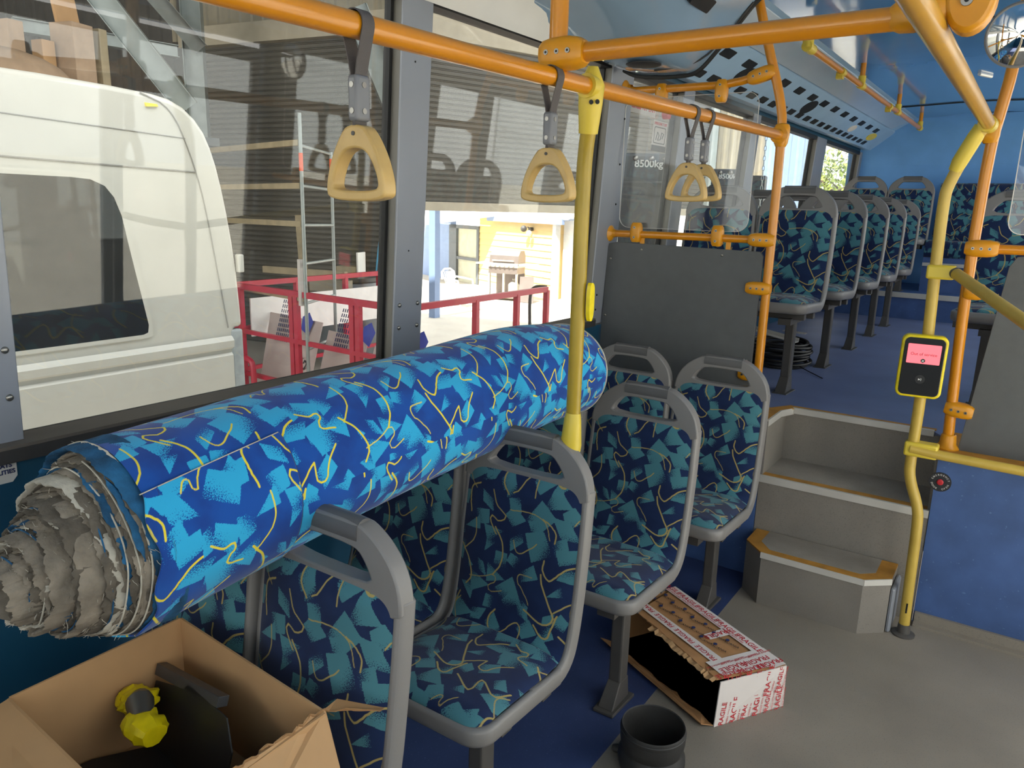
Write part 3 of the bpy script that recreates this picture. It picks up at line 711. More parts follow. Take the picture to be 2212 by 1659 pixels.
seat('patterned aisle seat next to the grey stairs, under the dark partition panel', -.995, 2.996, 0, G1, (.06, -.11))
seat('window seat under the frayed end of the fabric roll, its edge seen behind the carton', -1.455, .93, 0, G1)
seat('window seat covered by the middle of the fabric roll, beside the yellow post seat', -1.455, 1.62, 0, G1)
seat('window seat at the far folded end of the fabric roll', -1.44, 2.30, 0, G1)
seat('patterned window seat against the dark grey partition panel', -1.402, 2.985, 0, G1)
dn_ = ['first', 'second', 'third', 'fourth', 'fifth']
for i, (y, ly) in enumerate(((4.14, -.24), (4.93, -.20), (5.71, -.21), (6.48, -.26), (7.27, -.40))):
    seat('aisle seat on the raised deck, %s row behind the partition' % dn_[i], -1.06, y, DZ - .008, G2, (.09, ly))
    seat('window seat on the raised deck, %s row behind the partition' % dn_[i], -1.463, y, DZ - .008, G2)
seat('window seat of the back row beside the sunlit rear pane', -1.465, 8.08, .935, G3)
seat('seat of the back row between the window seat and the long bench', -1.07, 8.08, .935, G3, (.05, -.38))
seat('seat behind the clear screen on the door side of the deck', -.10, 4.45, DZ - .008, G2, (-.05, -.25))
seat('door side wall seat behind the clear screen on the deck', .31, 4.45, DZ - .008, G2)
# rear bench
rb = thing('rear_bench', 'wide patterned bench seat without handles across the back of the bus', 'bench', (-.1, 8.3, .94))
b = MB(); b.bb((-.86, 7.80, .94), (.62, 8.6, 1.26)); b.build('base', M['riser_blue'], rb, smooth=0)
b = MB(); b.bb((-.86, 7.785, 1.17), (.62, 7.80, 1.20)); b.build('trim', M['alu'], rb, smooth=0)
nu = 380; ns = 26
P = np.zeros((ns, nu, 3)); UV = np.zeros((ns, nu, 2)); u = np.linspace(-.86, .62, nu)
pp = catmull([(7.82, 1.26), (7.80, 1.32), (7.83, 1.365), (8.05, 1.36), (8.28, 1.345)], ns)
for i in range(ns): P[i, :, 0] = u; P[i, :, 1] = pp[i, 0]; P[i, :, 2] = pp[i, 1]; UV[i, :, 0] = u; UV[i, :, 1] = i * .02
fabric_grid('seat_cushion', P, UV, FAB_SEAT, rb, thick=.03)
ns = 120; P = np.zeros((ns, nu, 3)); UV = np.zeros((ns, nu, 2)); pp = catmull([(8.26, 1.34), (8.27, 1.5), (8.32, 1.72), (8.345, 1.84), (8.38, 1.87), (8.45, 1.87)], ns)
for i in range(ns): P[i, :, 0] = u; P[i, :, 1] = pp[i, 0]; P[i, :, 2] = pp[i, 1]; UV[i, :, 0] = u + .1; UV[i, :, 1] = i * .0047
fabric_grid('back_cushion', P, UV, FAB_SEAT, rb, thick=.04)

# ------------------------------------------------------------------ rails
def bend(pts, k=2): return chaikin([tuple(p) for p in pts], k, False)
def clamp(parent, a, c, r=.028, name='clamp', m=None, screws=3, face=(0, -1, 0)):
    """moulded clamp: rounded block from a to c with socket screws on the side facing 'face'"""
    a = Vector(a); c = Vector(c); d = (c - a); L = d.length; d.normalize(); f = Vector(face).normalized(); f = (f - d * f.dot(d)).normalized(); sdir = d.cross(f)
    b = MB(); secs = []
    for t, k in ((0, .72), (.10, .95), (.3, 1.08), (.7, 1.08), (.9, .95), (1, .72)):
        secs.append([a + d * (L * t) + sdir * (r * k * math.copysign(abs(math.cos(g)) ** .6, math.cos(g))) + f * (r * k * math.copysign(abs(math.sin(g)) ** .6, math.sin(g))) for g in np.linspace(0, 2 * PI, 20, endpoint=False)])
    b.add([p for q in secs for p in q], [(i * 20 + j, i * 20 + (j + 1) % 20, (i + 1) * 20 + (j + 1) % 20, (i + 1) * 20 + j) for i in range(5) for j in range(20)] + [tuple(range(20)), tuple(100 + j for j in range(20))])
    o = b.build(name, m or M['orange_clamp'], parent, smooth=50)
    for i in range(screws):
        p = a + d * (L * (.25 + .5 * (i / max(1, screws - 1)) if screws > 1 else L * .5 / L)) + f * (r * 1.06)
        q = MB(); q.cyl(p - f * .004, p + f * .0015, .0055, 14); q.m = 1; q.cyl(p, p + f * .002, .0025, 8); q.build('screw', [M['screw'], M['dark']], o)
    return o
R1 = .0195
# overhead handrail along the seats
hr = thing('overhead_handrail', 'long orange overhead handrail with four hanging straps running back to the partition', 'handrail')
b = MB(); b.tube([(-.895, -.6, 1.835), (-.90, .7, 1.856), (-.905, 1.5, 1.868), (-.918, 2.4, 1.887), (-.936, 3.26, 1.906)], R1, 20); b.build('tube', M['orange'], hr)
b = MB(); b.lathe([(.020, -.045), (.027, -.030), (.031, 0), (.031, .03), (.026, .042), (.02, .045)], (-.936, 3.28, 1.906), 24); b.lathe([(.02, 0), (.03, .02), (.034, .05), (.02, .055)], (-.936, 3.285, 1.906), 20, Matrix.Rotation(PI / 2, 3, 'X')); o = b.build('end_socket', M['orange_clamp'], hr)
q = MB(); q.cyl((-.914, 3.253, 1.910), (-.910, 3.249, 1.910), .006, 12); q.build('screw', M['screw'], o)
# stanchion and cross bar
cbx = thing('ceiling_stanchion', 'orange ceiling post with a cross bar joining it to the aisle handrail', 'handrail')
b = MB(); b.tube([(-.905, 1.475, 1.888), (-.905, 1.475, 2.46)], R1, 20); b.build('post', M['orange'], cbx)
b = MB(); b.tube([(-.88, 1.48, 1.915), (-.20, 1.48, 1.918)], R1, 20); b.build('cross_bar', M['orange'], cbx)
clamp(cbx, (-.942, 1.476, 1.915), (-.838, 1.476, 1.915), .030)
b = MB(); b.lathe([(.021, 0), (.026, .006), (.03, .012), (.0215, .022)], (-.905, 1.475, 1.884), 20); b.build('collar', M['orange_clamp'], cbx)
clamp(cbx, (-.262, 1.48, 1.918), (-.16, 1.48, 1.93), .025, screws=0)
b = MB(); b.prism(ov(.036, .052), lambda x, z: (-.148 + x, 1.452, 1.934 + z), lambda x, z: (-.148 + x, 1.50, 1.934 + z)); o = b.build('flange', M['orange_clamp'], cbx, bevel=.008)
q = MB(); q.cyl((-.152, 1.455, 1.928), (-.152, 1.447, 1.928), .0085, 14); q.m = 1; q.cyl((-.152, 1.455, 1.928), (-.152, 1.446, 1.928), .0035, 10); q.build('screw', [M['screw'], M['dark']], o)
# aisle handrail on the door side
ar = thing('aisle_handrail', 'thick yellow-orange handrail running forward overhead from the validator post', 'handrail')
b = MB(); b.tube([(-.192, -.4, 1.885), (-.195, 1.2, 1.893), (-.205, 3.06, 1.905)], .0205, 20); b.build('tube', M['amber'], ar)
# yellow grab post standing on a seat handle
gp = thing('grab_post', 'yellow post standing on a seat handle and rising to the overhead handrail', 'grab pole')
b = MB(); b.tube(bend([(-.930, 1.655, 1.04), (-.932, 1.66, 1.35), (-.934, 1.66, 1.60), (-.930, 1.655, 1.72), (-.912, 1.64, 1.80)], 2), .0185, 20); b.build('tube', M['yellow'], gp)
b = MB(); b.tube([(-.906, 1.632, 1.915), (-.908, 1.634, 1.875), (-.912, 1.638, 1.83), (-.918, 1.645, 1.77)], [.012, .030, .028, .0225], 20); o = b.build('top_clamp', M['yellow_clamp'], gp)
b = MB(); b.tube([(-.9055, 1.600, 1.870), (-.906, 1.640, 1.8705)], .0265, 20); b.build('saddle', M['yellow_clamp'], o)
for dx in (-.004, .012):
    q = MB(); q.cyl((-.893 + dx, 1.615, 1.835), (-.889 + dx, 1.607, 1.835), .005, 12); q.build('screw', M['dark'], o)
b = MB(); b.tube([(-.930, 1.655, 1.085), (-.930, 1.654, 1.07), (-.930, 1.650, 1.0), (-.930, 1.650, .985)], [.0195, .022, .028, .026], 20); tag(b.build('foot_clamp', M['yellow_clamp'], gp), 'pale yellow clamp over the seat handle')
b = MB(); b.prism(chaikin([(-.012, -.045), (.012, -.045), (.014, .03), (.008, .05), (-.012, .05)], 2), lambda a, z: (-.908, 1.667 + a, 1.37 + z), lambda a, z: (-.898, 1.667 + a, 1.37 + z)); b.build('bell_push', M['tape_yellow'], gp, smooth=0)

# partition between low floor and deck
pt = thing('partition_frame', 'orange tube frame of the partition beside the stairs, bending in at the ceiling', 'handrail')
b = MB(); b.tube(bend([(-.934, 3.28, DZ), (-.934, 3.28, 1.9), (-.945, 3.28, 2.02), (-1.03, 3.28, 2.27), (-1.085, 3.28, 2.45)], 2), R1 - .001, 20); b.build('post', M['orange'], pt)
b = MB(); b.tube([(-1.690, 3.28, 1.487), (-.95, 3.28, 1.487)], .0165, 18); b.build('lower_rail', M['orange'], pt)
b = MB(); b.tube([(-1.655, 3.28, 2.125), (-1.60, 3.28, 2.115), (-1.20, 3.28, 2.115), (-1.12, 3.28, 2.125), (-.99, 3.28, 2.155)], .0165, 18); b.build('upper_rail', M['orange'], pt)
for x, z in ((-1.69, 1.487), (-1.652, 2.125)):
    b = MB(); b.lathe([(.002, 0), (.038, 0), (.038, .006), (.02, .02), (.0165, .035)], (x, 3.28, z), 20, Matrix.Rotation(PI / 2, 3, 'Y')); b.build('wall_flange', M['orange_clamp'], pt)
clamp(pt, (-1.025, 3.275, 1.487), (-.918, 3.275, 1.487), .027)
clamp(pt, (-1.09, 3.275, 2.128), (-.985, 3.275, 2.158), .027)
clamp(pt, (-1.018, 3.275, 1.285), (-.915, 3.275, 1.285), .026)
clamp(pt, (-1.015, 3.275, .91), (-.93, 3.275, .91), .026)
for x in (-1.55, -1.165): clamp(pt, (x, 3.275, 1.452), (x, 3.275, 1.54), .024, screws=2)
for x in (-1.47, -1.20): clamp(pt, (x, 3.275, 2.135), (x, 3.275, 2.045), .024, screws=2)
for x in (-1.52, -1.115):
    q = MB(); q.bb((x - .010, 3.276, 1.44), (x + .010, 3.284, 1.475)); q.build('panel_lug', M['orange_clamp'], pt, smooth=0)
b = MB(); b.prism(rrect(-1.655, -1.045, 1.515, 2.085, .05), lambda x, z: (x, 3.300, z), lambda x, z: (x, 3.305, z)); o = b.build('clear_screen', PERSPEX, None, smooth=0); tag(o, 'clear screen with rounded corners clamped above the dark partition panel', 'screen')
q = MB(); q.ring(rrect(-1.655, -1.045, 1.515, 2.085, .05), rrect(-1.6535, -1.0465, 1.5165, 2.0835, .0485), lambda x, z: (x, 3.2995, z), lambda x, z: (x, 3.3055, z)); q.build('polished_edge', M['sticker'], o, smooth=0)
b = MB(); b.prism([(-1.715, DZ), (-.965, DZ), (-.958, 1.42), (-.972, 1.438), (-1.65, 1.448), (-1.685, 1.44), (-1.69, 1.42)], lambda x, z: (x, 3.268, z), lambda x, z: (x, 3.282, z))
o = b.build('partition_panel', M['panel'], smooth=0, bevel=.002); tag(o, 'dark grey partition panel behind the low seats, hung under the orange rail', 'panel')
for x, z in ((-1.515, 1.42), (-1.135, 1.415), (-1.672, 1.37), (-1.685, 1.10), (-.985, .97)):
    q = MB(); q.sphere((x, 3.267, z), .006, 10, 6, (1, .5, 1)); q.build('screw', M['screw'], o)

# orange post and rail on the door side
rp = thing('deck_post', 'orange post at the top of the stairs with the door side rail and clamps', 'grab pole')
b = MB(); b.tube(bend([(-.186, 3.30, DZ), (-.208, 3.30, 1.30), (-.205, 3.30, 1.85), (-.188, 3.30, 1.98), (-.172, 3.30, 2.12), (-.158, 3.30, 2.51)], 2), R1, 20); b.build('post', M['orange'], rp)
b = MB(); b.lathe([(.042, 0), (.042, .006), (.030, .02), (.026, .055), (.021, .058)], (-.186, 3.30, DZ + .005), 24); b.build('base_flange', M['orange_clamp'], rp)
b = MB(); b.tube([(-.20, 3.30, 1.492), (.66, 3.30, 1.492)], .0175, 18); b.build('rail', M['orange'], rp)
clamp(rp, (-.232, 3.296, 1.492), (-.125, 3.296, 1.492), .029)
clamp(rp, (-.215, 3.296, 1.335), (-.145, 3.296, 1.335), .029, screws=1)
clamp(rp, (-.215, 3.296, .888), (-.118, 3.296, .878), .027)
clamp(rp, (-.208, 3.30, 1.86), (-.208, 3.30, 1.945), .027, screws=1)
b = MB(); b.prism([(-.150, DZ), (.66, DZ), (.66, 1.475), (-.02, 1.475), (-.065, 1.468), (-.085, 1.43)], lambda x, z: (x, 3.296, z), lambda x, z: (x, 3.31, z)); o = b.build('door_side_panel', M['panel'], smooth=0, bevel=.002); tag(o, 'grey partition panel behind the orange deck post by the door', 'panel')
b = MB(); b.prism(rrect(-.112, .60, 1.545, 2.42, .045), lambda x, z: (x, 3.312, z), lambda x, z: (x, 3.318, z)); o = b.build('door_side_screen', PERSPEX, smooth=0); tag(o, 'clear screen above the grey panel by the door', 'screen')
q = MB(); q.ring(rrect(-.112, .60, 1.545, 2.42, .045), rrect(-.109, .597, 1.548, 2.417, .042), lambda x, z: (x, 3.3115, z), lambda x, z: (x, 3.3185, z)); q.build('polished_edge', M['sticker'], o, smooth=0)
for x in (.15, .45): clamp(rp, (x, 3.30, 1.46), (x, 3.30, 1.56), .024, screws=2)

# yellow cranked pole carrying the validator
yp = thing('validator_pole', 'yellow cranked floor pole carrying the ticket validator beside the stairs', 'grab pole')
b = MB(); b.tube(bend([(-.221, 3.11, .0), (-.226, 3.11, .2), (-.230, 3.11, .46), (-.238, 3.11, .53), (-.283, 3.11, .64), (-.286, 3.11, .72), (-.284, 3.11, 1.0), (-.299, 3.11, 1.40), (-.306, 3.11, 1.66), (-.298, 3.11, 1.715), (-.235, 3.10, 1.872), (-.214, 3.09, 1.90)], 2), .0195, 20)
b.build('tube', M['pale_pole'], yp)
b = MB(); b.lathe([(.001, 0), (.042, 0), (.042, .006), (.036, .009), (.024, .011), (.022, .045), (.019, .046)], (-.221, 3.11, 0), 28); b.build('floor_flange', M['leg'], yp)
b = MB(); b.tube([(-.285, 3.107, 1.755), (-.275, 3.105, 1.785), (-.240, 3.10, 1.865), (-.225, 3.095, 1.90)], [.021, .0255, .0255, .022], 20); b.tube([(-.208, 3.04, 1.905), (-.205, 3.12, 1.905)], .027, 20); b.build('elbow_clamp', M['yellow_clamp'], yp)
b = MB(); b.tube([(-.29, 3.09, .757), (-.20, 3.09, .75), (.60, 3.09, .735)], .0175, 18); b.build('low_rail', M['pale_pole'], yp)
b = MB(); b.bb((-.312, 3.08, .728), (-.20, 3.138, .782)); b.build('low_clamp', M['yellow_clamp'], yp, smooth=40, bevel=.008, seg=3)
b = MB(); b.bb((-.325, 3.085, 1.385), (-.235, 3.135, 1.435)); b.build('upper_clamp', M['yellow_clamp'], yp, smooth=40, bevel=.008, seg=3)
b = MB(); b.tube([(-.238, 3.10, 1.411), (-.222, 3.07, 1.405), (-.02, 2.66, 1.318), (.14, 2.34, 1.245), (.40, 2.30, 1.235), (.655, 2.30, 1.235)], .0195, 18); b.build('sloping_rail', M['pale_pole'], yp)
q = MB(); q.tube([(-.237, 3.098, 1.411), (-.229, 3.083, 1.408)], .0200, 18); q.build('gap_ring', M['leg'], yp)
b = MB(); b.tube([(-.2206, 3.0905, .10), (-.2206, 3.0902, .14)], [.003, .003], 6); b.build('paint_chip', M['dark'], yp)
# validator
va = thing('ticket_validator', 'yellow framed ticket validator with a pink screen on the yellow pole', 'ticket machine')
vf = frame((-.292, 3.058, 1.075), (.985, .165, -.01), (.02, .02, 1))
def vl(poly, z0, z1): return (lambda a, c: vf @ Vector((a, c, z0))), (lambda a, c: vf @ Vector((a, c, z1)))
b = MB(); b.prism(rrect(-.074, .074, -.113, .113, .024), *vl(0, -.03, .018)); b.build('frame', M['tape_yellow'], va, smooth=40, bevel=.006, seg=3)
b = MB(); b.prism(rrect(-.065, .065, -.104, .104, .018), *vl(0, .0, .0235)); b.build('front_plate', mat('validator_black', '#1f2022', .18, coat=.3), va, smooth=0, bevel=.002)
b = MB(); b.prism(rrect(-.053, .053, .012, .082, .003), *vl(0, .020, .0243)); s_ = b.build('screen', M['screen'], va, smooth=0)
text('Out of service', .0145, vf @ Matrix.Translation((0, .046, .0245)), 'lettering', mat('screen_ink', '#6e2f3a', .5), s_)
q = MB(); q.cyl(vf @ Vector((0, .023, .024)), vf @ Vector((0, .023, .0248)), .0075, 20); q.build('cross_badge', M['vent'], s_)
text('x', .0155, vf @ Matrix.Translation((0, .0238, .0252)), 'cross', M['white_ink'], s_, bold=.0006)
q = MB(); q.cyl(vf @ Vector((0, -.045, .022)), vf @ Vector((0, -.045, .0242)), .016, 24); r_ = q.build('reader_spot', M['vent'], va)
q = MB()
for k, (r0, x0) in enumerate(((.0035, -.003), (.007, -.003))): q.tube([vf @ Vector((x0 + r0 * math.cos(a), -.045 + r0 * math.sin(a), .0246)) for a in np.linspace(-.8, .8, 8)], .0007, 5)
q.prism([(-.006, -.004), (.0, 0), (-.006, .004)], *(lambda a, c: vf @ Vector((a, c - .045, .0242)), lambda a, c: vf @ Vector((a, c - .045, .0248)))); q.build('wave_symbol', M['white_ink'], r_)
b = MB(); b.bb((-.315, 3.065, 1.03), (-.265, 3.10, 1.12)); b.build('bracket', M['leg'], va, smooth=0, bevel=.003)
# small ceiling rail over the deck aisle
sr = thing('ceiling_grab_rail', 'short yellow grab rail on three drops under the deck ceiling', 'handrail')
b = MB(); b.tube(bend([(-1.06, 4.02, 2.375), (-1.06, 7.9, 2.375), (-1.06, 8.0, 2.375), (-1.06, 8.02, 2.40)], 1), .017, 16); b.build('tube', M['orange'], sr)
for y in (5.30, 6.72, 7.98):
    b = MB(); b.tube([(-1.06, y, 2.375), (-1.06, y, 2.505)], .016, 14); b.build('drop', M['orange'], sr)
    b = MB(); b.tube([(-1.06, y - .045, 2.375), (-1.06, y + .045, 2.375)], .023, 14); b.tube([(-1.06, y, 2.375), (-1.06, y, 2.43)], .022, 14); b.build('tee', M['yellow_clamp'], sr)
b = MB(); b.tube([(-1.06, 3.98, 2.375), (-1.06, 4.08, 2.375)], .025, 14); b.tube([(-1.06, 4.0, 2.37), (-1.06, 4.0, 2.45)], .026, 14); o = b.build('open_end', M['yellow_clamp'], sr)
q = MB(); q.cyl((-1.06, 3.973, 2.43), (-1.06, 3.978, 2.43), .020, 14); q.build('open_socket', M['dark'], o)
for y in (4.75, 6.35):
    b = MB(); b.tube([(-1.06, y - .03, 2.372), (-1.06, y + .03, 2.372)], .023, 12); b.bb((-1.085, y - .02, 2.335), (-1.05, y + .02, 2.365)); b.build('strap_stop', M['yellow_clamp'], sr)
# hanging strap handles
def strap(label, x, y, z):
    t = thing('strap_handle', label, 'strap handle', (0, 0, 0), 'strap handles on the overhead handrail')
    if 'p' in STR:
        for c in STR['p']:
            k = c.copy(); C.objects.link(k); k.parent = t
            for g in STR['s'].get(c.name, []):
                h = g.copy(); C.objects.link(h); h.parent = k
    else:
        b = MB(); R = .0225
        loop = [(-.004, 0, -.075), (-.008, 0, -.055)] + [(R * math.cos(a), 0, R * math.sin(a)) for a in np.linspace(math.radians(200), math.radians(-20), 16)] + [(.008, 0, -.055), (.004, 0, -.075)]
        n_ = len(loop); vs = []
        for i, p in enumerate(loop):
            a = loop[max(0, i - 1)]; c = loop[min(n_ - 1, i + 1)]; d = Vector((c[0] - a[0], 0, c[2] - a[2])).normalized(); nm = Vector((-d.z, 0, d.x)) * .001
            for yy, sg in ((-.0125, 1), (.0125, 1), (.0125, -1), (-.0125, -1)): vs.append((p[0] + nm.x * sg, yy, p[2] + nm.z * sg))
        b.add(vs, [(i * 4 + j, i * 4 + (j + 1) % 4, (i + 1) * 4 + (j + 1) % 4, (i + 1) * 4 + j) for i in range(n_ - 1) for j in range(4)]); b.build('webbing', M['strap'], t, smooth=30)
        b = MB(); b.bb((-.011, -.0155, -.138), (.011, .0155, -.070)); sl = b.build('sleeve', M['sleeve'], t, smooth=40, bevel=.006, seg=3)
        q = MB(); q.bb((-.003, -.0125, -.155), (.003, .0125, -.136)); q.build('tail', M['strap'], t, smooth=0)
        for zz in (-.085, -.123):
            q = MB(); q.cyl((.012, 0, zz), (.0095, 0, zz), .0045, 12); q.cyl((0, -.0165, zz), (0, -.0145, zz), .0045, 12); q.build('rivet', M['screw'], sl)
        b = MB()
        out = chaikin([(-.062, -.258), (.062, -.258), (.066, -.235), (.052, -.190), (.026, -.150), (.012, -.143), (-.012, -.143), (-.026, -.150), (-.052, -.190), (-.066, -.235)], 2)
        inn = chaikin([(-.047, -.242), (.047, -.242), (.050, -.230), (.040, -.203), (.020, -.178), (-.020, -.178), (-.040, -.203), (-.050, -.230)], 2)
        c0 = (0, -.215); O_ = rays(out, c0, 64); I_ = rays(inn, c0, 64)
        b.ring(O_, I_, lambda x, z: (x, -.014, z), lambda x, z: (x, .014, z)); h = b.build('handle', M['pale_yellow'], t, smooth=50, bevel=.004, seg=3)
        q = MB(); q.cyl((0, -.0155, -.156), (0, .0155, -.156), .0035, 10); q.build('pin', M['leg'], h)
        STR['p'] = children(t); STR['s'] = {c.name: children(c) for c in STR['p']}
    t.location = (x, y, z); return t
STR = {}
bpy.context.view_layer.update()
strap('strap handle hanging in front of the white van window', -.901, .888, 1.859)
strap('strap handle hanging just ahead of the yellow post', -.905, 1.455, 1.867)
strap('nearer strap handle of the close pair by the partition', -.917, 2.27, 1.884)
strap('farther strap handle of the close pair by the partition', -.919, 2.40, 1.887)
# round mirror
mi = thing('round_mirror', 'round convex mirror in a grey rim hung overhead by the door', 'mirror')
mc = Vector((-.14, 2.75, 2.114)); mn = Vector((-.05, -1, -.12)).normalized()
mq = mn.to_track_quat('Z', 'Y').to_matrix()
b = MB(); b.lathe([(.001, .018), (.025, .0165), (.05, .0125), (.07, .0075), (.083, .003)], mc, 48, mq); b.build('glass', M['mirror'], mi, smooth=60)
b = MB(); b.lathe([(.081, .004), (.084, .008), (.089, .005), (.089, -.012), (.08, -.018), (.001, -.02)], mc, 48, mq); b.build('rim', M['grey_plastic'], mi, smooth=40)
b = MB(); b.tube([mc - mn * .015, mc - mn * .06, (-.14, 2.83, 2.50)], .010, 12); b.build('stalk', M['grey_plastic'], mi)

# ------------------------------------------------------------------ roll of new moquette lying over the seat handles
rl = thing('fabric_roll', 'big roll of bright blue patterned moquette lying over the seat handles', 'fabric roll', (-1.25, 1.4, .9))
RA, RB = np.array([-1.2319, .6, 1.0416]), np.array([-1.2775, 2.9, 1.1290]); AXV = (RB - RA) / np.linalg.norm(RB - RA)
def roll_pt(s, th, dr=0):
    s = np.asarray(s, float); th = np.asarray(th, float)
    sag = .032 * np.clip((s - 1.15) / .42, 0, 1) ** 2
    r = .1625 + dr + .007 * np.clip(1 - s / .5, 0, 1) + .0018 * np.sin(3 * th + 4 * s) + .0012 * np.sin(9 * s + 2 * th) - .004 * np.clip((s - 1.3) / .27, 0, 1)
    rz = r * (1 - .03 * np.clip((s - 1.2) / .4, 0, 1))
    P = RA + AXV * s[..., None]
    X = P[..., 0] + r * np.cos(th); Z = P[..., 2] + rz * np.sin(th) - sag - .006 * np.clip(1 - s / .3, 0, 1)
    return np.stack([X, P[..., 1], Z], -1)
def roll_patch(name, s0, s1, t0, t1, dr, off, parent, thick=0, warp=None, ds=.0025, dt=.0025):
    ns = int((s1 - s0) / ds); nt = int((t1 - t0) * .165 / dt)
    S, T = np.meshgrid(np.linspace(s0, s1, ns), np.linspace(t0, t1, nt), indexing='ij')
    if warp is not None: S, T = warp(S, T)
    return fabric_grid(name, roll_pt(S, T, dr), np.stack([S + off[0], T * .165 + off[1]], -1), FAB_ROLL, parent, thick=thick)
roll_patch('roll_surface', 0, 1.575, 0, 2 * PI, 0, (.05, .1), rl)
def wrap_warp(S, T):
    k = (T - math.radians(-150)) / math.radians(195)
    return S + .006 * np.sin(T * 9) * (S < .02) , T - np.clip(k, 0, 1) ** 3 * math.radians(8) * (1 - S / .285)
ow = roll_patch('outer_wrap', -.006, .285, math.radians(-150), math.radians(48), .0045, (.31, .27), rl, thick=.003, warp=wrap_warp)
tag(ow, 'loose outermost turn of cloth with cut edge')
# pale cut edges of the wrap
b = MB()
tt = np.linspace(-.006, .283, 40); k = [tuple(p) for p in roll_pt(tt, np.radians(48) - np.radians(8) * (1 - tt / .285), .0045)]
b.tube(k, .0011, 6)
b.build('cut_edge', M['felt_white'], rl)
b = MB(); tt = np.linspace(math.radians(-150), math.radians(48), 60); b.tube([tuple(p) for p in roll_pt(np.full(60, .2855), tt, .003)], .0016, 6); b.build('cut_edge', M['navy_ink'], rl)
# closed far end with its folded hem
b = MB(); tt = np.linspace(0, 2 * PI, 64, endpoint=False); e0 = roll_pt(np.full(64, 1.575), tt); cen = e0.mean(0)
rg = [e0] + [cen + (e0 - cen) * f + AXV * d for f, d in ((.97, .006), (.90, .004), (.84, -.01), (.6, .0), (.3, -.004), (.02, 0))]
b.add([tuple(p) for r in rg for p in r], [(i * 64 + j, i * 64 + (j + 1) % 64, (i + 1) * 64 + (j + 1) % 64, (i + 1) * 64 + j) for i in range(6) for j in range(64)]); b.build('folded_end', M['felt'], rl)
b = MB(); b.tube([tuple(p) for p in np.vstack([e0, e0[:1]])], .0032, 8); b.build('hem', M['felt_white'], rl)
# telescoped frayed end: the turns step out towards the core
rgen = np.random.default_rng(5)
NL = 27; LY = []; b = MB()
for k in range(NL):
    t = k / (NL - 1); t = t + (rgen.uniform(-.3, .3) / NL if 0 < k < NL - 1 else 0)
    cx = -1.2335 + (-1.243 + 1.2335) * t; cz = 1.034 + (.992 - 1.034) * t
    r = .1655 * (1 - t) + .045 * t; y0 = .597 - .150 * t ** .85
    LY.append((cx, cz, r, y0))
    b.m = [0, 1, 0, 0, 1, 2, 0, 3, 1, 0, 0, 1, 2, 0, 1, 0, 0, 2, 1, 0, 3, 0, 1, 0, 0, 1, 0][k % 27]
    if k == 0: b.m = 2
    n = 170; ph = rgen.uniform(0, 6, 6)
    a = np.linspace(0, 2 * PI, n, endpoint=False)
    wob = .0022 * np.sin(2 * a + ph[0]) + .0014 * np.sin(5 * a + ph[1]) + .0016 * np.sin(11 * a + ph[2])
    fr = .0035 * np.sin(2 * a + ph[3]) + .0025 * np.sin(4 * a + ph[4]) + .0025 * np.sin(13 * a + ph[5]) + rgen.normal(size=n) * .0013 - .014 * (1 + np.cos(a - 2.2 - k)) * (rgen.random() < .3)
    rows = []
    for dy, drr in ((.055, .006), (.03, .004), (.012, .002), (.003, .0), (-.002, -.0018), (0, -.0042), (.012, -.007), (.03, -.009)):
        jit = rgen.normal(size=n) * (.0007 if dy < .02 else .0003)
        rr = r + drr + wob * (1 if k else .3) + jit
        rows.append([(cx + rr[j] * math.cos(a[j]), y0 + dy + fr[j] * (1 if dy < .02 else .4), cz + rr[j] * math.sin(a[j])) for j in range(n)])
    m_ = len(rows); b.add([p for q in rows for p in q], [(i * n + j, i * n + (j + 1) % n, (i + 1) * n + (j + 1) % n, (i + 1) * n + j) for i in range(m_ - 1) for j in range(n)])
for k in (1, 3, 5, 8, 11, 14, 18, 21, 24):
    cx, cz, r, y0 = LY[k]; b.m = 3 if k % 2 else 2; n = 90; ph = rgen.uniform(0, 6); a0 = rgen.uniform(-1, 1); sp = rgen.uniform(3.5, 6)
    b.tube([(cx + (r + .0015 + .0012 * math.sin(7 * q + ph)) * math.cos(q), y0 + .001 + .003 * math.sin(3 * q + ph), cz + (r + .0015) * math.sin(q)) for q in np.linspace(a0 - sp / 2, a0 + sp / 2, n)], .0014, 5)
# torn strips of backing wrapped across the steps
for k in range(34):
    i = rgen.integers(0, NL - 1); cx, cz, r, y0 = LY[i]; a0 = rgen.uniform(-1.9, 3.4); da = rgen.uniform(.35, 1.1); wd = rgen.uniform(.003, .008)
    b.m = int(rgen.choice([0, 0, 1, 0, 3, 1, 2])); n = 20; vs = []
    yy = y0 + rgen.uniform(-.004, .018); sl = rgen.uniform(-.012, .012)
    for j in range(n):
        a = a0 + da * j / (n - 1); e = min(j, n - 1 - j) / 3; e = min(1, e) * wd
        for q, dr_ in ((-1, .002), (0, .005), (1, .002)): vs.append((cx + (r + dr_ + .002 * math.sin(j)) * math.cos(a), yy + q * e + sl * j / n + rgen.normal() * .0008, cz + (r + dr_) * math.sin(a)))
    b.add(vs, [(j * 3 + q, j * 3 + q + 1, j * 3 + q + 4, j * 3 + q + 3) for j in range(n - 1) for q in (0, 1)])
b.m = 1; cx, cz, r, y0 = LY[-1]
n = 40; a = np.linspace(0, 2 * PI, n, endpoint=False); rows = [[(cx + f * r * math.cos(q) * (1 + .06 * math.sin(3 * q)), y0 + d + .004 * math.sin(4 * q), cz + f * r * math.sin(q)) for q in a] for f, d in ((1, .004), (.85, -.006), (.6, -.002), (.35, .010), (.2, .022), (.03, .03))]
b.add([p for q in rows for p in q], [(i * n + j, i * n + (j + 1) % n, (i + 1) * n + (j + 1) % n, (i + 1) * n + j) for i in range(5) for j in range(n)])
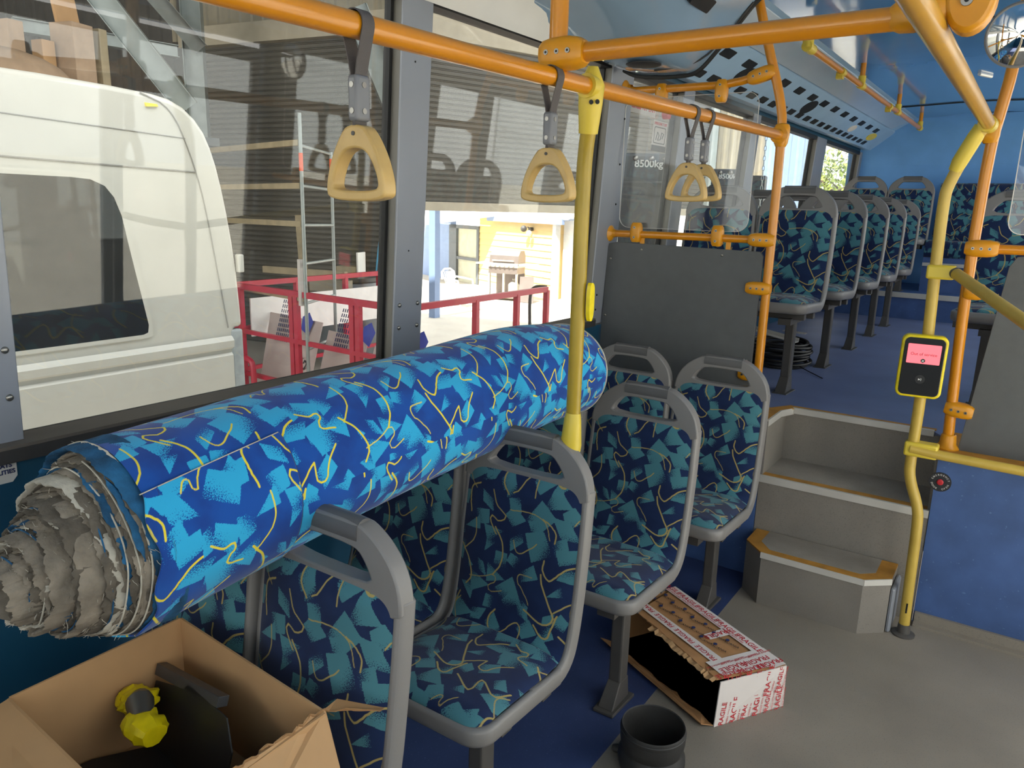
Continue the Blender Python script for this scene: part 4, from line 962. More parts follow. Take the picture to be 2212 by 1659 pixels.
fe = b.build('frayed_end', [M['felt'], M['felt_dark'], M['teal_edge'], M['felt_white']], rl, smooth=60); tag(fe, 'grey felt backing layers, frayed and stepped out')
b = MB()
for k in range(330):
    cx, cz, r, y0 = LY[rgen.integers(0, NL)]; a = rgen.uniform(-PI, PI); p = np.array([cx + r * math.cos(a), y0, cz + r * math.sin(a)]); d = np.array([math.cos(a), -.6, math.sin(a)]) + rgen.normal(size=3) * .6; L = rgen.uniform(.005, .016); pts = [p]
    for j in range(3): d = d + rgen.normal(size=3) * .35; pts.append(pts[-1] + d / np.linalg.norm(d) * L / 3)
    b.tube([tuple(q) for q in pts], [.0005, .00045, .0004, .0002], 4, caps=False)
o = b.build('loose_threads', M['felt_white'], fe); o['kind'] = 'stuff'

# ------------------------------------------------------------------ the open carton on the nearest seats and what is in it
bx = thing('cardboard_carton', 'big open cardboard carton with torn flaps on the nearest seats', 'carton', (-1.15, .64, .48))
K = [(-1.385, .485), (-.905, .462), (-.912, .785), (-1.388, .815)]; Z0, Z1 = .494, .73
def panel(mb, q, t=.0045):
    q = [Vector(p) for p in q]; nrm = (q[1] - q[0]).cross(q[-1] - q[0]).normalized() * t; n = len(q)
    mb.add(q + [p + nrm for p in q], [tuple(range(n))[::-1], tuple(range(n, 2 * n))] + [(i, (i + 1) % n, n + (i + 1) % n, n + i) for i in range(n)])
b = MB()
for i in range(4):
    p, q = K[i], K[(i + 1) % 4]; panel(b, [(p[0], p[1], Z0), (q[0], q[1], Z0), (q[0], q[1], Z1), (p[0], p[1], Z1)])
panel(b, [(*p, Z0) for p in K]); b.build('body', M['card'], bx, smooth=0)
b = MB(); panel(b, [(-1.385, .483, Z1), (-.905, .460, Z1), (-.93, .30, Z1 - .025), (-1.40, .335, Z1 - .04)]); b.build('flap', M['card'], bx, smooth=0)
def torn(p, q, n, amp, seed):
    rr = np.random.default_rng(seed); p = np.array(p); q = np.array(q); out = []
    for i in range(n + 1):
        out.append(tuple(p + (q - p) * i / n + (rr.normal(size=3) * amp if 0 < i < n else 0)))
    return out
b = MB(); rim = torn((-.910, .462, Z1 + .002), (-.914, .790, Z1 + .002), 22, .0035, 3)
q_ = rim + [(-.800, .742, .60), (-.790, .45, .615)]
panel(b, q_, .004); tag(b.build('flap', M['card'], bx, smooth=0), 'torn corrugated side flap folded down')
b = MB()
for i in range(22):
    a = Vector(rim[i]); c = Vector(rim[i + 1]); m_ = (a + c) / 2 + Vector((.004, 0, .005 * (i % 2))); b.tube([a, m_, c], .0022, 5)
b.build('torn_edge', M['card_in'], bx)
b = MB(); panel(b, torn((-.914, .787, Z1 + .002), (-.842, .852, Z1 - .008), 8, .002, 8) + [(-.846, .866, Z1 - .012), (-.92, .822, Z1)], .003); b.build('flap', M['card_in'], bx, smooth=0)
def plate(name, label, P0, u, v, poly, t, cat='bracket', lip=None, group=None):
    fm = frame(P0, u, v); g = thing(name, label, cat, (0, 0, 0), group)
    b = MB(); b.prism(poly, lambda a, c: fm @ Vector((a, c, 0)), lambda a, c: fm @ Vector((a, c, t))); b.build('plate', M['black_plastic'], g, smooth=0, bevel=.001)
    if lip:
        b = MB(); b.prism(lip, lambda a, c: fm @ Vector((a, c, -.018)), lambda a, c: fm @ Vector((a, c, t))); tag(b.build('flange', mat('dark_grey_flange', '#3a3b3d', .4), g, smooth=0, bevel=.001), 'paler folded flange')
    return g
plate('mounting_bracket', 'upright black mounting bracket with a pale upper flange inside the carton', (-1.375, .70, .485), (.95, -.16, .02), (-.02, .30, .95), [(0.0, 0), (.30, .0), (.31, .09), (.33, .11), (.33, .16), (.29, .205), (.13, .20), (.12, .185), (.0, .15)], .003, lip=[(-.01, .158), (.25, .205), (.25, .226), (-.01, .182)])
plate('mounting_bracket', 'flat black mounting bracket lying lowest in the carton', (-1.365, .50, .545), (1, .03, .05), (-.03, 1, -.12), [(0, 0), (.40, 0), (.43, .05), (.43, .15), (.05, .20), (0, .1)], .003, lip=[(.02, -.004), (.30, .05), (.30, .072), (.02, .018)])
g = thing('wire_clip', 'loose black metal clip among the brackets in the carton', 'clip'); b = MB(); b.tube(bend([(-1.05, .62, .50), (-1.02, .66, .56), (-.99, .70, .55), (-.97, .68, .50)], 2), .004, 8); b.bb((-1.07, .60, .487), (-1.0, .64, .495)); b.build('wire', M['black_plastic'], g)
g = thing('tape_wrapped_part', 'yellow tape wrapped bundle lying on the black brackets in the carton', 'bundle')
ry = np.random.default_rng(9)
for side in (-1, 1):
    b = MB(); c = np.array([-1.300 + side * .044, .668 - side * .018, .628]); P_ = []
    for i in range(9):
        for j in range(14):
            a = 2 * PI * j / 14; x = (i - 4) / 4; rr = .030 * (1 - .25 * abs(x) ** 3) * (1 + ry.normal() * .09)
            P_.append(tuple(c + np.array([x * .034, rr * 1.15 * math.cos(a), rr * .8 * math.sin(a) - side * x * .004])))
    b.add(P_, [(i * 14 + j, i * 14 + (j + 1) % 14, (i + 1) * 14 + (j + 1) % 14, (i + 1) * 14 + j) for i in range(8) for j in range(14)] + [tuple(range(14)), tuple(112 + j for j in range(14))]); b.build('tape', M['tape_yellow'], g, smooth=25)
b = MB(); b.tube([(-1.328, .685, .637), (-1.300, .668, .650), (-1.272, .655, .637)], [.020, .026, .020], 14); b.build('metal_core', mat('clip_grey', '#6b6862', .35, metal=.6), g)

# ------------------------------------------------------------------ red and white taped carton on the floor
fb = thing('fragile_carton', 'burst carton sealed with red and white warning tape, lying under the third seat', 'carton', (-.8, 2.37, 0))
NR_, NL_, FR_, FL_ = Vector((-.484, 2.372, 0)), Vector((-.634, 2.128, 0)), Vector((-.978, 2.618, 0)), Vector((-1.12, 2.365, 0)); H_ = Vector((0, 0, .165))
NRt, NLt, FRt, FLt = NR_ + H_ + Vector((.0, -.02, -.005)), NL_ + H_ + Vector((-.008, .014, -.006)), FR_ + H_, FL_ + H_ + Vector((.10, -.01, .0))
b = MB(); panel(b, [NR_, FR_, FRt, NRt], -.004); panel(b, [FR_, FL_, FL_ + H_ * .9, FRt], -.004); panel(b, [NR_, NL_, FL_, FR_], .004)
b.build('body', M['card_dark'], fb, smooth=0)
b = MB(); te = torn(NLt, FLt, 40, .0022, 4); panel(b, [NRt] + te + [FRt], .004); tp = b.build('top', M['card_dark'], fb, smooth=0)
b = MB(); te2 = [p for p in te[:32]]; b.add([tuple(p) for p in te2] + [(p[0] - .008 - .002 * math.sin(i * .7), p[1] - .014 - .004 * math.sin(i * .45), p[2] - .006) for i, p in enumerate(te2)], [(i, i + 1, len(te2) + 1 + i, len(te2) + i) for i in range(len(te2) - 1)]); b.build('torn_edge', M['card'], fb, smooth=0)
b = MB(); panel(b, [NL_, NR_, NRt, NLt + Vector((.012, .0, -.004))], .004); ef = b.build('end_face', M['tape_white'], fb, smooth=0)
b = MB(); panel(b, torn(NL_ + Vector((0, 0, .002)), FL_ + Vector((0, 0, .002)), 18, .003, 6) + [tuple(FL_ + Vector((-.03, -.03, .02))), tuple(NL_ + Vector((-.03, -.03, .012)))], .003); b.build('torn_bottom_flap', M['card_dark'], fb, smooth=0)
class TX:
    cache = {}
    @staticmethod
    def into(mb, body, size, mtx):
        if body not in TX.cache:
            cu = bpy.data.curves.new('t', 'FONT'); cu.body = body; cu.size = 1; cu.align_x = 'CENTER'; cu.align_y = 'CENTER'; cu.offset = .012
            t = bpy.data.objects.new('t', cu); C.objects.link(t); bpy.context.view_layer.update()
            me = bpy.data.meshes.new_from_object(t.evaluated_get(bpy.context.evaluated_depsgraph_get()))
            TX.cache[body] = ([v.co.copy() for v in me.vertices], [tuple(p.vertices) for p in me.polygons]); bpy.data.objects.remove(t); bpy.data.meshes.remove(me); bpy.data.curves.remove(cu)
        vs, fs = TX.cache[body]; mb.add([mtx @ Vector((v.x * size, v.y * size, 0)) for v in vs], fs)
def face_mtx(o, ux, uy, off): m = frame(o, ux, uy); return m @ Matrix.Translation((0, 0, off))
e1 = (FRt - NRt); LT = e1.length; e1.normalize(); e2v = (NLt - NRt); WT = e2v.length
up_n = e1.cross(e2v).normalized(); e2 = up_n.cross(e1).normalized()
topm = lambda a, c, off: NRt + e1 * a + e2 * c + up_n * (off if up_n.z > 0 else -off)
def strip(mb, a0, a1, c0, c1, off=.0012): mb.add([topm(a, c, off) for a, c in ((a0, c0), (a1, c0), (a1, c1), (a0, c1))], [(0, 1, 2, 3)])
up_o = 1 if up_n.z > 0 else -1
b = MB(); b.add([topm(a, c, .0045 + .001) for a, c in ((0, .002), (LT, .002), (LT, .05), (0, .05))], [(0, 1, 2, 3)]); b.add([topm(a, c, .0045 + .0012) for a, c in ((0, .0), (.10, .0), (.12, .235), (.04, .235))], [(0, 1, 2, 3)]); b.add([topm(a, c, .0045 + .0014) for a, c in ((.09, .17), (.55, .185), (.55, .222), (.09, .215))], [(0, 1, 2, 3)]); b.add([topm(a, c, .0055) for a, c in ((.21, .04), (.215, .13), (.25, .13), (.25, .04))], [(0, 1, 2, 3)])
tp_tape = b.build('warning_tape', M['tape_white'], tp, smooth=0)
b = MB()
def tmx(a, c, ang, off=.0065):
    d = e1 * -math.cos(ang) + e2 * math.sin(ang); u2 = Vector((0, 0, 1)).cross(d); return face_mtx(topm(a, c, off), d, u2, 0)
for i in range(5): TX.into(b, 'FRAGILE', .030, tmx(.14 + i * .105, .026, 0))
for i in range(4): TX.into(b, 'FRAGILE', .026, tmx(.16 + i * .11, .198, PI))
for i, (a, c) in enumerate(((.025, .05), (.055, .08), (.028, .13), (.062, .17), (.04, .205))): TX.into(b, 'FRAGILE', .030, tmx(a, c, PI / 2))
TX.into(b, 'FRAGILE', .030, tmx(.232, .085, PI / 2))
for i in range(4): TX.into(b, 'HANDLE WITH CARE', .0105, tmx(.20 + i * .11, .044, 0))
for i in range(4): TX.into(b, 'HANDLE WITH CARE', .0105, tmx(.08 + .004 * i, .04 + .055 * i, PI / 2))
b.build('lettering', M['red_ink'], tp, smooth=0)
b = MB()
for i in range(7):
    for j in range(2):
        a, c = .16 + i * .056, .085 + j * .055 + (i % 2) * .012
        TX.into(b, 'SCANIA', .0155, tmx(a, c, -.25, .0058))
b.m = 1
for i in range(7):
    for j in range(2):
        a, c = .188 + i * .056, .078 + j * .055 + (i % 2) * .012; p = topm(a, c, .005); b.cyl(p, p + Vector((0, 0, .0012)), .007, 12)
b.build('printing', [M['black_ink'], M['navy_ink']], tp, smooth=0)
f1 = (NR_ - NL_); WF = f1.length; f1.normalize(); fz = ((NLt + NRt) - (NL_ + NR_)); fz = (fz - f1 * fz.dot(f1)).normalized(); fn = f1.cross(fz)
b = MB(); rt = np.random.default_rng(3)
for i in range(6):
    for j in range(2):
        fu = (.028 + i * .046) / WF; fv = (.043 + j * .078 + rt.uniform(-.008, .008)) / .165; o = (NL_ * (1 - fu) + NR_ * fu) * (1 - fv) + (NLt * (1 - fu) + NRt * fu) * fv + fn * .0085; an = PI / 2 - .12 + rt.uniform(-.06, .06)
        d = f1 * math.cos(an) + fz * math.sin(an); u2 = -f1 * math.sin(an) + fz * math.cos(an)
        TX.into(b, 'FRAGILE', .030 if (i + j) % 2 else .025, face_mtx(o, d, u2, 0))
        TX.into(b, 'HANDLE WITH CARE', .0088, face_mtx(o + f1 * .023, d, u2, 0))
b.build('lettering', M['red_ink'], ef, smooth=0)
r1 = (FR_ - NR_).normalized(); b = MB()
panel(b, [NR_ + Vector((.002, .001, .02)), NR_ + r1 * .5 + Vector((.002, .001, .02)), NRt + r1 * .5 + Vector((.002, .001, -.0)), NRt + Vector((.002, .001, 0))], -.001); b.build('side_tape', M['tape_white'], fb, smooth=0)
# black rubber sleeve
hs = thing('rubber_sleeve', 'short black rubber hose sleeve standing on the floor', 'hose')
b = MB(); b.lathe([(.086, 0), (.094, .012), (.098, .030), (.097, .048), (.090, .060), (.087, .068), (.091, .080), (.094, .10), (.094, .135), (.091, .142), (.088, .140), (.086, .13), (.084, .08), (.082, .06), (.086, .03), (.080, .0)], (-.722, 1.845, 0), 56, close=True); b.build('wall', M['hose'], hs)
b = MB(); b.lathe([(.0925, .118), (.0955, .122), (.0955, .130), (.0925, .134)], (-.722, 1.845, 0), 56); b.build('rim_band', M['hose'], hs)
b = MB(); b.tube([(-.812, 1.84, .02), (-.835, 1.835, .015), (-.84, 1.85, .004)], .012, 10); b.build('tab', M['hose'], hs)
# ------------------------------------------------------------------ stickers and small fittings
def wframe(y, z, off=.004): return frame((xw(z) + off, y, z), (0, 1, 0), (.055, 0, 1))
g = thing('priority_sticker', 'white sticker with dark blue capitals on the blue wall under the sill', 'sticker')
m = wframe(.545, 1.020, .003); b = MB(); b.prism([(-.20, -.012), (.115, -.012), (.125, 0), (.125, .038), (-.20, .038)], lambda a, c: m @ Vector((a, c, 0)), lambda a, c: m @ Vector((a, c, .0008))); b.build('backing', M['sticker'], g, smooth=0)
text('PRIORITY SEATS', .0128, m @ Matrix.Translation((.116, .026, .0012)), 'lettering', M['navy_ink'], g, align='RIGHT', bold=.0004); text('FOR DISABILITIES', .0128, m @ Matrix.Translation((.1215, .012, .0012)), 'lettering', M['navy_ink'], g, align='RIGHT', bold=.0004)
g = thing('exit_sticker', 'white strip with red capitals reading EMERGENCY EXIT on the glass above the panel', 'sticker')
m = frame((xw(2.08) - .040, 3.56, 2.083), (0, 1, 0), (.055, 0, 1)); b = MB(); b.prism([(-.16, -.034), (.16, -.034), (.16, .034), (-.16, .034)], lambda a, c: m @ Vector((a, c, 0)), lambda a, c: m @ Vector((a, c, .0008))); b.build('backing', M['sticker_pale'], g, smooth=0)
text('EMERGENCY EXIT', .0385, m @ Matrix.Translation((0, 0, .0012)), 'lettering', M['red_ink'], g, bold=.001)
g = thing('exit_hammer_mount', 'round red emergency hammer mount high on the window edge', 'hammer mount'); b = MB(); c = Vector((xw(2.07) - .03, 3.80, 2.075)); b.cyl(c, c + Vector((.03, 0, 0)), .026, 20); b.build('disc', M['red_ink'], g); b = MB(); b.bar(c + Vector((.02, -.02, .0)), c + Vector((.02, .07, .012)), .012, .012); b.build('hammer', mat('dull_red', '#7a3336', .4), g, smooth=0)
g = thing('exit_notice', 'notice sticker with a drawing under a red heading on the glass', 'sticker')
m = frame((xw(1.96) - .040, 3.80, 1.966), (0, 1, 0), (.055, 0, 1)); b = MB(); b.prism([(-.088, -.058), (.088, -.058), (.088, .074), (-.088, .074)], lambda a, c: m @ Vector((a, c, 0)), lambda a, c: m @ Vector((a, c, .0008))); b.build('backing', M['sticker_pale'], g, smooth=0)
b = MB(); b.prism([(-.088, -.074), (.088, -.074), (.088, -.045), (-.088, -.045)], lambda a, c: m @ Vector((a, c, .0008)), lambda a, c: m @ Vector((a, c, .0016))); b.build('dark_band', M['leg'], g, smooth=0)
b = MB(); b.ring(rrect(-.07, .07, -.036, .045, .01), rrect(-.066, .066, -.032, .041, .008), lambda a, c: m @ Vector((a, c, .0008)), lambda a, c: m @ Vector((a, c, .0016))); b.tube([m @ Vector(p) for p in ((-.045, -.02, .0016), (-.03, .02, .0016), (-.01, .005, .0016), (-.02, -.02, .0016), (.01, -.015, .0016), (.02, .02, .0016), (.045, .015, .0016), (.03, -.01, .0016))], .002, 5); b.build('drawing', M['leg'], g, smooth=0)
text('EMERGENCY EXIT', .019, m @ Matrix.Translation((0, .06, .0012)), 'lettering', M['red_ink'], g)
g = thing('door_release_disc', 'black disc with a red centre on the blue wall beside the yellow pole', 'emergency button')
b = MB(); dc = Vector((-.186, 3.236, .604)); b.cyl(dc, dc + Vector((0, .004, 0)), .038, 36); b.build('plate', mat('disc_black', '#25272c', .45), g, smooth=0)
b = MB(); b.lathe([(.001, .0075), (.008, .007), (.0115, .004), (.0115, 0)], dc, 24, Matrix.Rotation(PI / 2, 3, 'X')); b.build('button', M['red_ink'], g)
b = MB()
for word, a0, da in (('EMERGENCY', 205, -.2), ('DOOR', 300, 0), ('OPEN', 240, 0)):
    n = len(word)
    for i, ch in enumerate(word):
        if word == 'EMERGENCY': a = math.radians(160 - 140 * i / (n - 1)); an = a - PI / 2
        elif word == 'DOOR': a = math.radians(198 + 50 * i / 3); an = a + PI / 2
        else: a = math.radians(292 + 50 * i / 3); an = a + PI / 2
        o = dc + Vector((math.cos(a) * .029, -.0008, math.sin(a) * .029)); TX.into(b, ch, .0095, frame(o, (math.cos(an), 0, math.sin(an)), (-math.sin(an), 0, math.cos(an))))
b.build('lettering', M['sticker'], g, smooth=0)
# coil of black strapping and scrap under the first deck seats
g = thing('cable_coil', 'flat coil of black strapping on the deck under the first seats', 'coil')
b = MB(); rc = np.random.default_rng(2)
for k in range(8):
    r = .175 + rc.uniform(-.012, .012); z = DZ + .012 + .018 * k; cx, cy = -1.20 + rc.normal() * .006, 4.60 + rc.normal() * .006; ph = rc.uniform(0, 6)
    b.tube([(cx + r * math.cos(a), cy + r * math.sin(a), z + .005 * math.sin(2 * a + ph)) for a in np.linspace(0, 2 * PI, 41)], .009, 8, caps=False)
b.tube([(-1.05, 4.50, DZ + .02), (-.98, 4.44, DZ + .008), (-.88, 4.32, DZ + .005)], .003, 6)
b.build('strapping', M['cable'], g)
g = thing('metal_channel', 'grey metal channel strip resting on the coil of strapping', 'bracket'); b = MB(); b.bar((-1.36, 4.50, DZ + .205), (-1.07, 4.46, DZ + .163), .05, .004); b.bar((-1.355, 4.525, DZ + .215), (-1.065, 4.485, DZ + .173), .004, .022); b.bar((-1.19, 4.62, DZ + .20), (-1.06, 4.62, DZ + .195), .05, .004); b.build('strip', M['alu'], g, smooth=0)

# ------------------------------------------------------------------ workshop and yard outside the windows
GZ = -.70
def HD(h, D, slope=None, z=None):
    a = math.radians(h); return Vector((-D * math.sin(a), D * math.cos(a), z if z is not None else 1.6 + slope * D))
b = MB(); b.bb((-45, -40, GZ - .1), (35, 60, GZ)); struct(b.build('ground', M['concrete'], smooth=0))
CN = Vector((-7.8, 8.4, 0)); D1 = Vector((-.985, -.174, 0)); D2 = Vector((.309, .951, 0))
def on1(s, z, off=0): return CN + D1 * s + Vector((.174, -.985, 0)) * off + Vector((0, 0, z))
def on2(s, z, off=0): return CN + D2 * s + Vector((.951, -.309, 0)) * off + Vector((0, 0, z))
def slab(mb, fn, s0, s1, z0, z1, o0=0, o1=.06):
    q = [fn(s, z, o) for o in (o0, o1) for z in (z0, z1) for s in (s0, s1)]; mb.add(q, [(0, 1, 3, 2), (4, 6, 7, 5), (0, 4, 5, 1), (2, 3, 7, 6), (0, 2, 6, 4), (1, 5, 7, 3)])
def slats(fn, s0, s1, z0, z1, pitch, name, par, m):
    b = MB(); n = int((z1 - z0) / pitch); prof = []
    for i in range(n):
        z = z0 + i * pitch
        prof += [(z, .006), (z + pitch * .06, .024), (z + pitch * .16, .026), (z + pitch * .26, .008), (z + pitch * .4, .001), (z + pitch * .8, .001)]
    k = len(prof); b.add([fn(s, z, o) for s in (s0, s1) for z, o in prof], [(i, i + 1, k + i + 1, k + i) for i in range(k - 1)])
    return b.build(name, m, par, smooth=25)
def ribs(fn, s0, s1, z0, z1, pitch, name, par, m):
    b = MB(); prof = []; s = s0
    while s < s1: prof += [(s, 0), (s + pitch * .45, 0), (s + pitch * .55, .03), (s + pitch * .9, .03)]; s += pitch
    k = len(prof); b.add([fn(q, z, o) for z in (z0, z1) for q, o in prof], [(i, i + 1, k + i + 1, k + i) for i in range(k - 1)])
    return b.build(name, m, par, smooth=0)
d2 = thing('roller_shutter', 'closed grey roller shutter behind the scaffold and the red cage', 'roller door')
slats(on1, .15, 3.65, GZ, 4.0, .078, 'curtain', d2, M['shutter'])
b = MB(); slab(b, on1, .05, .16, GZ, 4.1, -.02, .08); b.build('guide', M['steel'], d2, smooth=0); b = MB(); slab(b, on1, 3.62, 3.78, GZ, 4.1, -.02, .10); b.build('guide', M['steel'], d2, smooth=0)
b = MB(); slab(b, on1, .0, 3.9, 3.88, 4.16, -.06, .16); b.build('head_beam', M['shutter_bar'], d2, smooth=0)
d3 = thing('half_open_shutter', 'half raised roller shutter with the sunny yard showing under it', 'roller door')
slats(on2, .25, 6.9, 1.62, 4.1, .078, 'curtain', d3, M['shutter'])
b = MB(); slab(b, on2, .25, 6.9, 1.50, 1.63, -.01, .05); b.build('bottom_bar', M['shutter_bar'], d3, smooth=0); b = MB(); slab(b, on2, .2, 7.1, 3.90, 4.2, -.06, .12); b.build('head_beam', M['shutter_bar'], d3, smooth=0)
b = MB(); slab(b, on2, .08, .25, GZ, 4.2, -.03, .10); b.build('guide', M['cream_sheet'], d3, smooth=0)
b = MB(); slab(b, on2, 6.88, 7.06, GZ, 4.2, -.03, .10); b.build('guide', M['steel'], d3, smooth=0)
ws = struct(bpy.data.objects.new('wall_workshop', None)); C.objects.link(ws)
ribs(on1, 0, 4.0, 4.0, 5.6, .22, 'sheeting', ws, M['cream_sheet']); ribs(on1, 3.78, 9.5, GZ, 5.6, .25, 'sheeting', ws, M['shed_dark'])
ribs(on2, -.05, 7.0, 4.0, 5.6, .22, 'sheeting', ws, M['cream_sheet']); ribs(on2, 7.05, 8.7, GZ, 5.6, .24, 'sheeting', ws, M['cream_sheet']); ribs(on2, 8.7, 10.4, GZ, 5.6, .5, 'sheeting', ws, M['blue_sheet'])
b = MB(); b.bb((-17.2, -6, GZ), (-17, 8, 5.6)); b.build('far_sheeting', M['shed_dark'], ws, smooth=0)
b = MB(); rfp = [(-17, -6), (-2.5, -6), (-2.5, 12), (-6.6, 12), (-7.75, 8.5), (-17, 6.9)]
b.prism(rfp, lambda x, y: (x, y, 5.6), lambda x, y: (x, y, 5.7))
for y in (-2, 1, 4, 6.5): b.bb((-17, y, 5.35), (-2.6, y + .12, 5.6))
struct(b.build('ceiling_workshop', M['shed_dark'], smooth=0))
def steel(name, label, pts, w_, cat='steel beam'):
    t = thing(name, label, cat); b = MB()
    for p, q in zip(pts[:-1], pts[1:]):
        p, q = Vector(p), Vector(q); d = (q - p).normalized(); s_ = d.cross(Vector((.7, -.7, .05))).normalized()
        b.bar(p + s_ * w_ * .5, q + s_ * w_ * .5, w_ * .9, .008, up=s_); b.bar(p - s_ * w_ * .5, q - s_ * w_ * .5, w_ * .9, .008, up=s_); b.bar(p, q, .008, w_, up=s_)
    b.build('beam', M['steel'], t, smooth=0); return t
steel('knee_brace', 'galvanised steel brace slanting up behind the white van roof', [HD(61.5, 9.2, .215), HD(56.6, 9.2, .10)], .22)
steel('knee_brace', 'galvanised steel brace at the top of the pane beside the wide pillar', [HD(45.6, 9.6, .225), HD(43.0, 9.9, .115)], .26)
steel('workshop_column', 'galvanised steel column left of the closed roller shutter', [HD(56.0, 12.5, z=GZ), HD(56.0, 12.5, z=5.5)], .26, 'steel column')
steel('roof_truss', 'sloping steel rafter under the workshop roof above the column', [HD(60.5, 11.5, .262), HD(55.6, 12.3, .165)], .20)
steel('roof_truss', 'level steel purlin under the dark workshop roof above the boxes', [HD(66, 11, .17), HD(57, 11.5, .16)], .14)
g = thing('storage_rack', 'dark storage rack loaded with boxes behind the white van', 'rack'); b = MB(); b.bb((-9.6, 1.2, 2.12), (-7.15, 5.05, 2.20)); b.build('shelf', M['steel_dark'], g, smooth=0)
for x in (-9.5, -7.3):
    for y in (1.3, 4.95):
        b = MB(); b.bb((x - .05, y - .05, GZ), (x + .05, y + .05, 2.12)); b.build('upright', M['steel_dark'], g, smooth=0)
def block(name, label, cat, c, d, m, rz=0, group=None, tilt=0):
    t = MB(); t.box((0, 0, d[2] / 2), d, Matrix.Rotation(tilt, 3, 'X')); o = t.build(name, m, smooth=0, bevel=.006); o.location = c; o.rotation_euler = (0, 0, rz); tag(o, label, cat, group); return o
RK = 2.20
block('tall_paper_parcel', 'tall brown paper parcel standing on the rack above the van roof', 'parcel', (-7.95, 4.06, RK), (.28, .24, .98), M['brown_paper'], .3)
block('cardboard_sheet', 'grey cardboard sheet leaning upward above the tall parcel', 'cardboard', (-8.0, 4.03, RK + .985), (.03, .28, .42), M['card'], .35, tilt=.18)
block('paper_parcel', 'slim pale board standing beside the tall paper parcel', 'parcel', (-7.98, 4.30, RK), (.2, .10, .98), M['timber'], .3)
block('paper_tube', 'upright brown cardboard tube on the rack at the edge of the photo', 'tube', (-8.0, 3.54, RK), (.15, .15, .92), M['brown_paper'], .2)
block('paper_tube', 'short pale cardboard tube on the rack between two parcels', 'tube', (-8.02, 3.82, RK), (.15, .13, .80), M['card'], .2)
t = MB(); t.sphere((0, 0, .26), .28, 16, 10, (.85, 2.4, 1.1)); o = t.build('wrapped_bundle', M['brown_paper']); o.location = (-7.48, 3.15, RK + .04); tag(o, 'long brown wrapped bundle lying on the rack above the van', 'bundle')
block('white_carton', 'white carton deep on the rack behind the steel brace', 'carton', (-8.9, 4.7, RK), (.5, .55, .40), M['cream_sheet'], .2)
block('grey_carton', 'grey flat panel leaning on the rack behind the steel brace', 'panel', (-8.2, 4.62, RK), (.06, .6, .42), M['cream_sheet'], .5)
block('timber_offcut', 'short timber offcut sticking out over the rack end', 'timber', (-8.9, 4.66, RK + .415), (.09, .75, .09), M['timber'], .4)
block('timber_plank', 'long timber plank leaning against the closed roller shutter', 'plank', (-8.85, 7.55, GZ + .0), (.12, .05, 2.1), M['timber'], .3, tilt=.08)

# white high-roof van
vx = -3.3
vn = thing('white_van', 'white high-roof van parked close outside the near window', 'van', (-4.3, 0, GZ))
side = chaikin([(-3.2, 2.06), (1.41, 2.062), (1.97, 2.045), (2.13, 2.02), (2.24, 1.93), (2.30, 1.80), (2.345, 1.60), (2.385, 1.32), (2.405, 1.0), (2.400, .965), (2.34, .965), (2.34, -.35), (-3.2, -.35)], 1)
b = MB(); b.prism(side, lambda y, z: (vx - 1.95, y, z), lambda y, z: (vx, y, z)); body = b.build('body', M['van_white'], vn, smooth=30)
bv = body.modifiers.new('bevel', 'BEVEL'); bv.width = .10; bv.segments = 5; bv.limit_method = 'ANGLE'; bv.angle_limit = math.radians(60)
b = MB(); wp = chaikin([(.25, .99), (1.86, .985), (1.905, 1.0), (1.885, 1.12), (1.845, 1.35), (1.81, 1.57), (1.74, 1.66), (1.58, 1.672), (.25, 1.672)], 1); b.prism(wp, lambda y, z: (vx - .01, y, z), lambda y, z: (vx + .006, y, z)); o = b.build('side_window', M['van_glass'], vn, smooth=0)
q = MB(); q.ring(wp, [(1.075 + (y - 1.075) * 1.025, 1.33 + (z - 1.33) * 1.05) for y, z in wp], lambda y, z: (vx - .01, y, z), lambda y, z: (vx + .008, y, z)); q.build('window_seal', M['van_white'], o, smooth=0)
def vline(name, pts, r=.004, m='van_line', off=.001):
    q = MB(); q.tube([(vx + off, y, z) for y, z in pts], r, 6); return q.build(name, M[m], vn)
vline('roof_seam', [(-2.5, 1.895), (1.39, 1.893), (2.15, 1.862)], .0025); vline('door_seam', bend([(1.95, 2.035), (2.09, 1.99), (2.17, 1.80), (2.225, 1.60), (2.275, 1.25), (2.315, .97)], 2), .0035); vline('body_seam', [(-2.5, 1.74), (1.37, 1.735), (2.19, 1.715)], .004)
b = MB(); b.prism([(vx - .002, .86), (vx + .016, .872), (vx + .020, .905), (vx - .002, .93)], lambda x, z: (x, -3, z), lambda x, z: (x, 2.335, z)); b.build('side_rib', M['van_white'], vn, smooth=0)
b = MB(); b.prism([(vx - .002, .50), (vx + .010, .52), (vx + .012, .83), (vx - .002, .845)], lambda x, z: (x, -3, z), lambda x, z: (x, 2.33, z)); b.build('lower_panel', M['van_white'], vn, smooth=0)
b = MB(); b.bb((vx - .35, 2.33, -.3), (vx + .004, 2.40, .955)); b.build('rear_frame', mat('van_frame', '#aab0b2', .5, var=.15, scale=20), vn, smooth=0, bevel=.01)
b = MB(); b.bb((vx - .02, 2.392, 1.24), (vx + .01, 2.425, 1.33)); b.build('hinge', M['van_white'], vn, smooth=0, bevel=.006)
b = MB(); b.prism([(1.96, 2.035), (2.03, 2.03), (2.025, 1.985), (1.97, 1.98)], lambda y, z: (vx - .02 - (z - 1.99) * .5, y, z), lambda y, z: (vx + .006 - (z - 1.99) * .9, y, z)); b.build('tape_patch', M['tape_yellow'], vn, smooth=0)
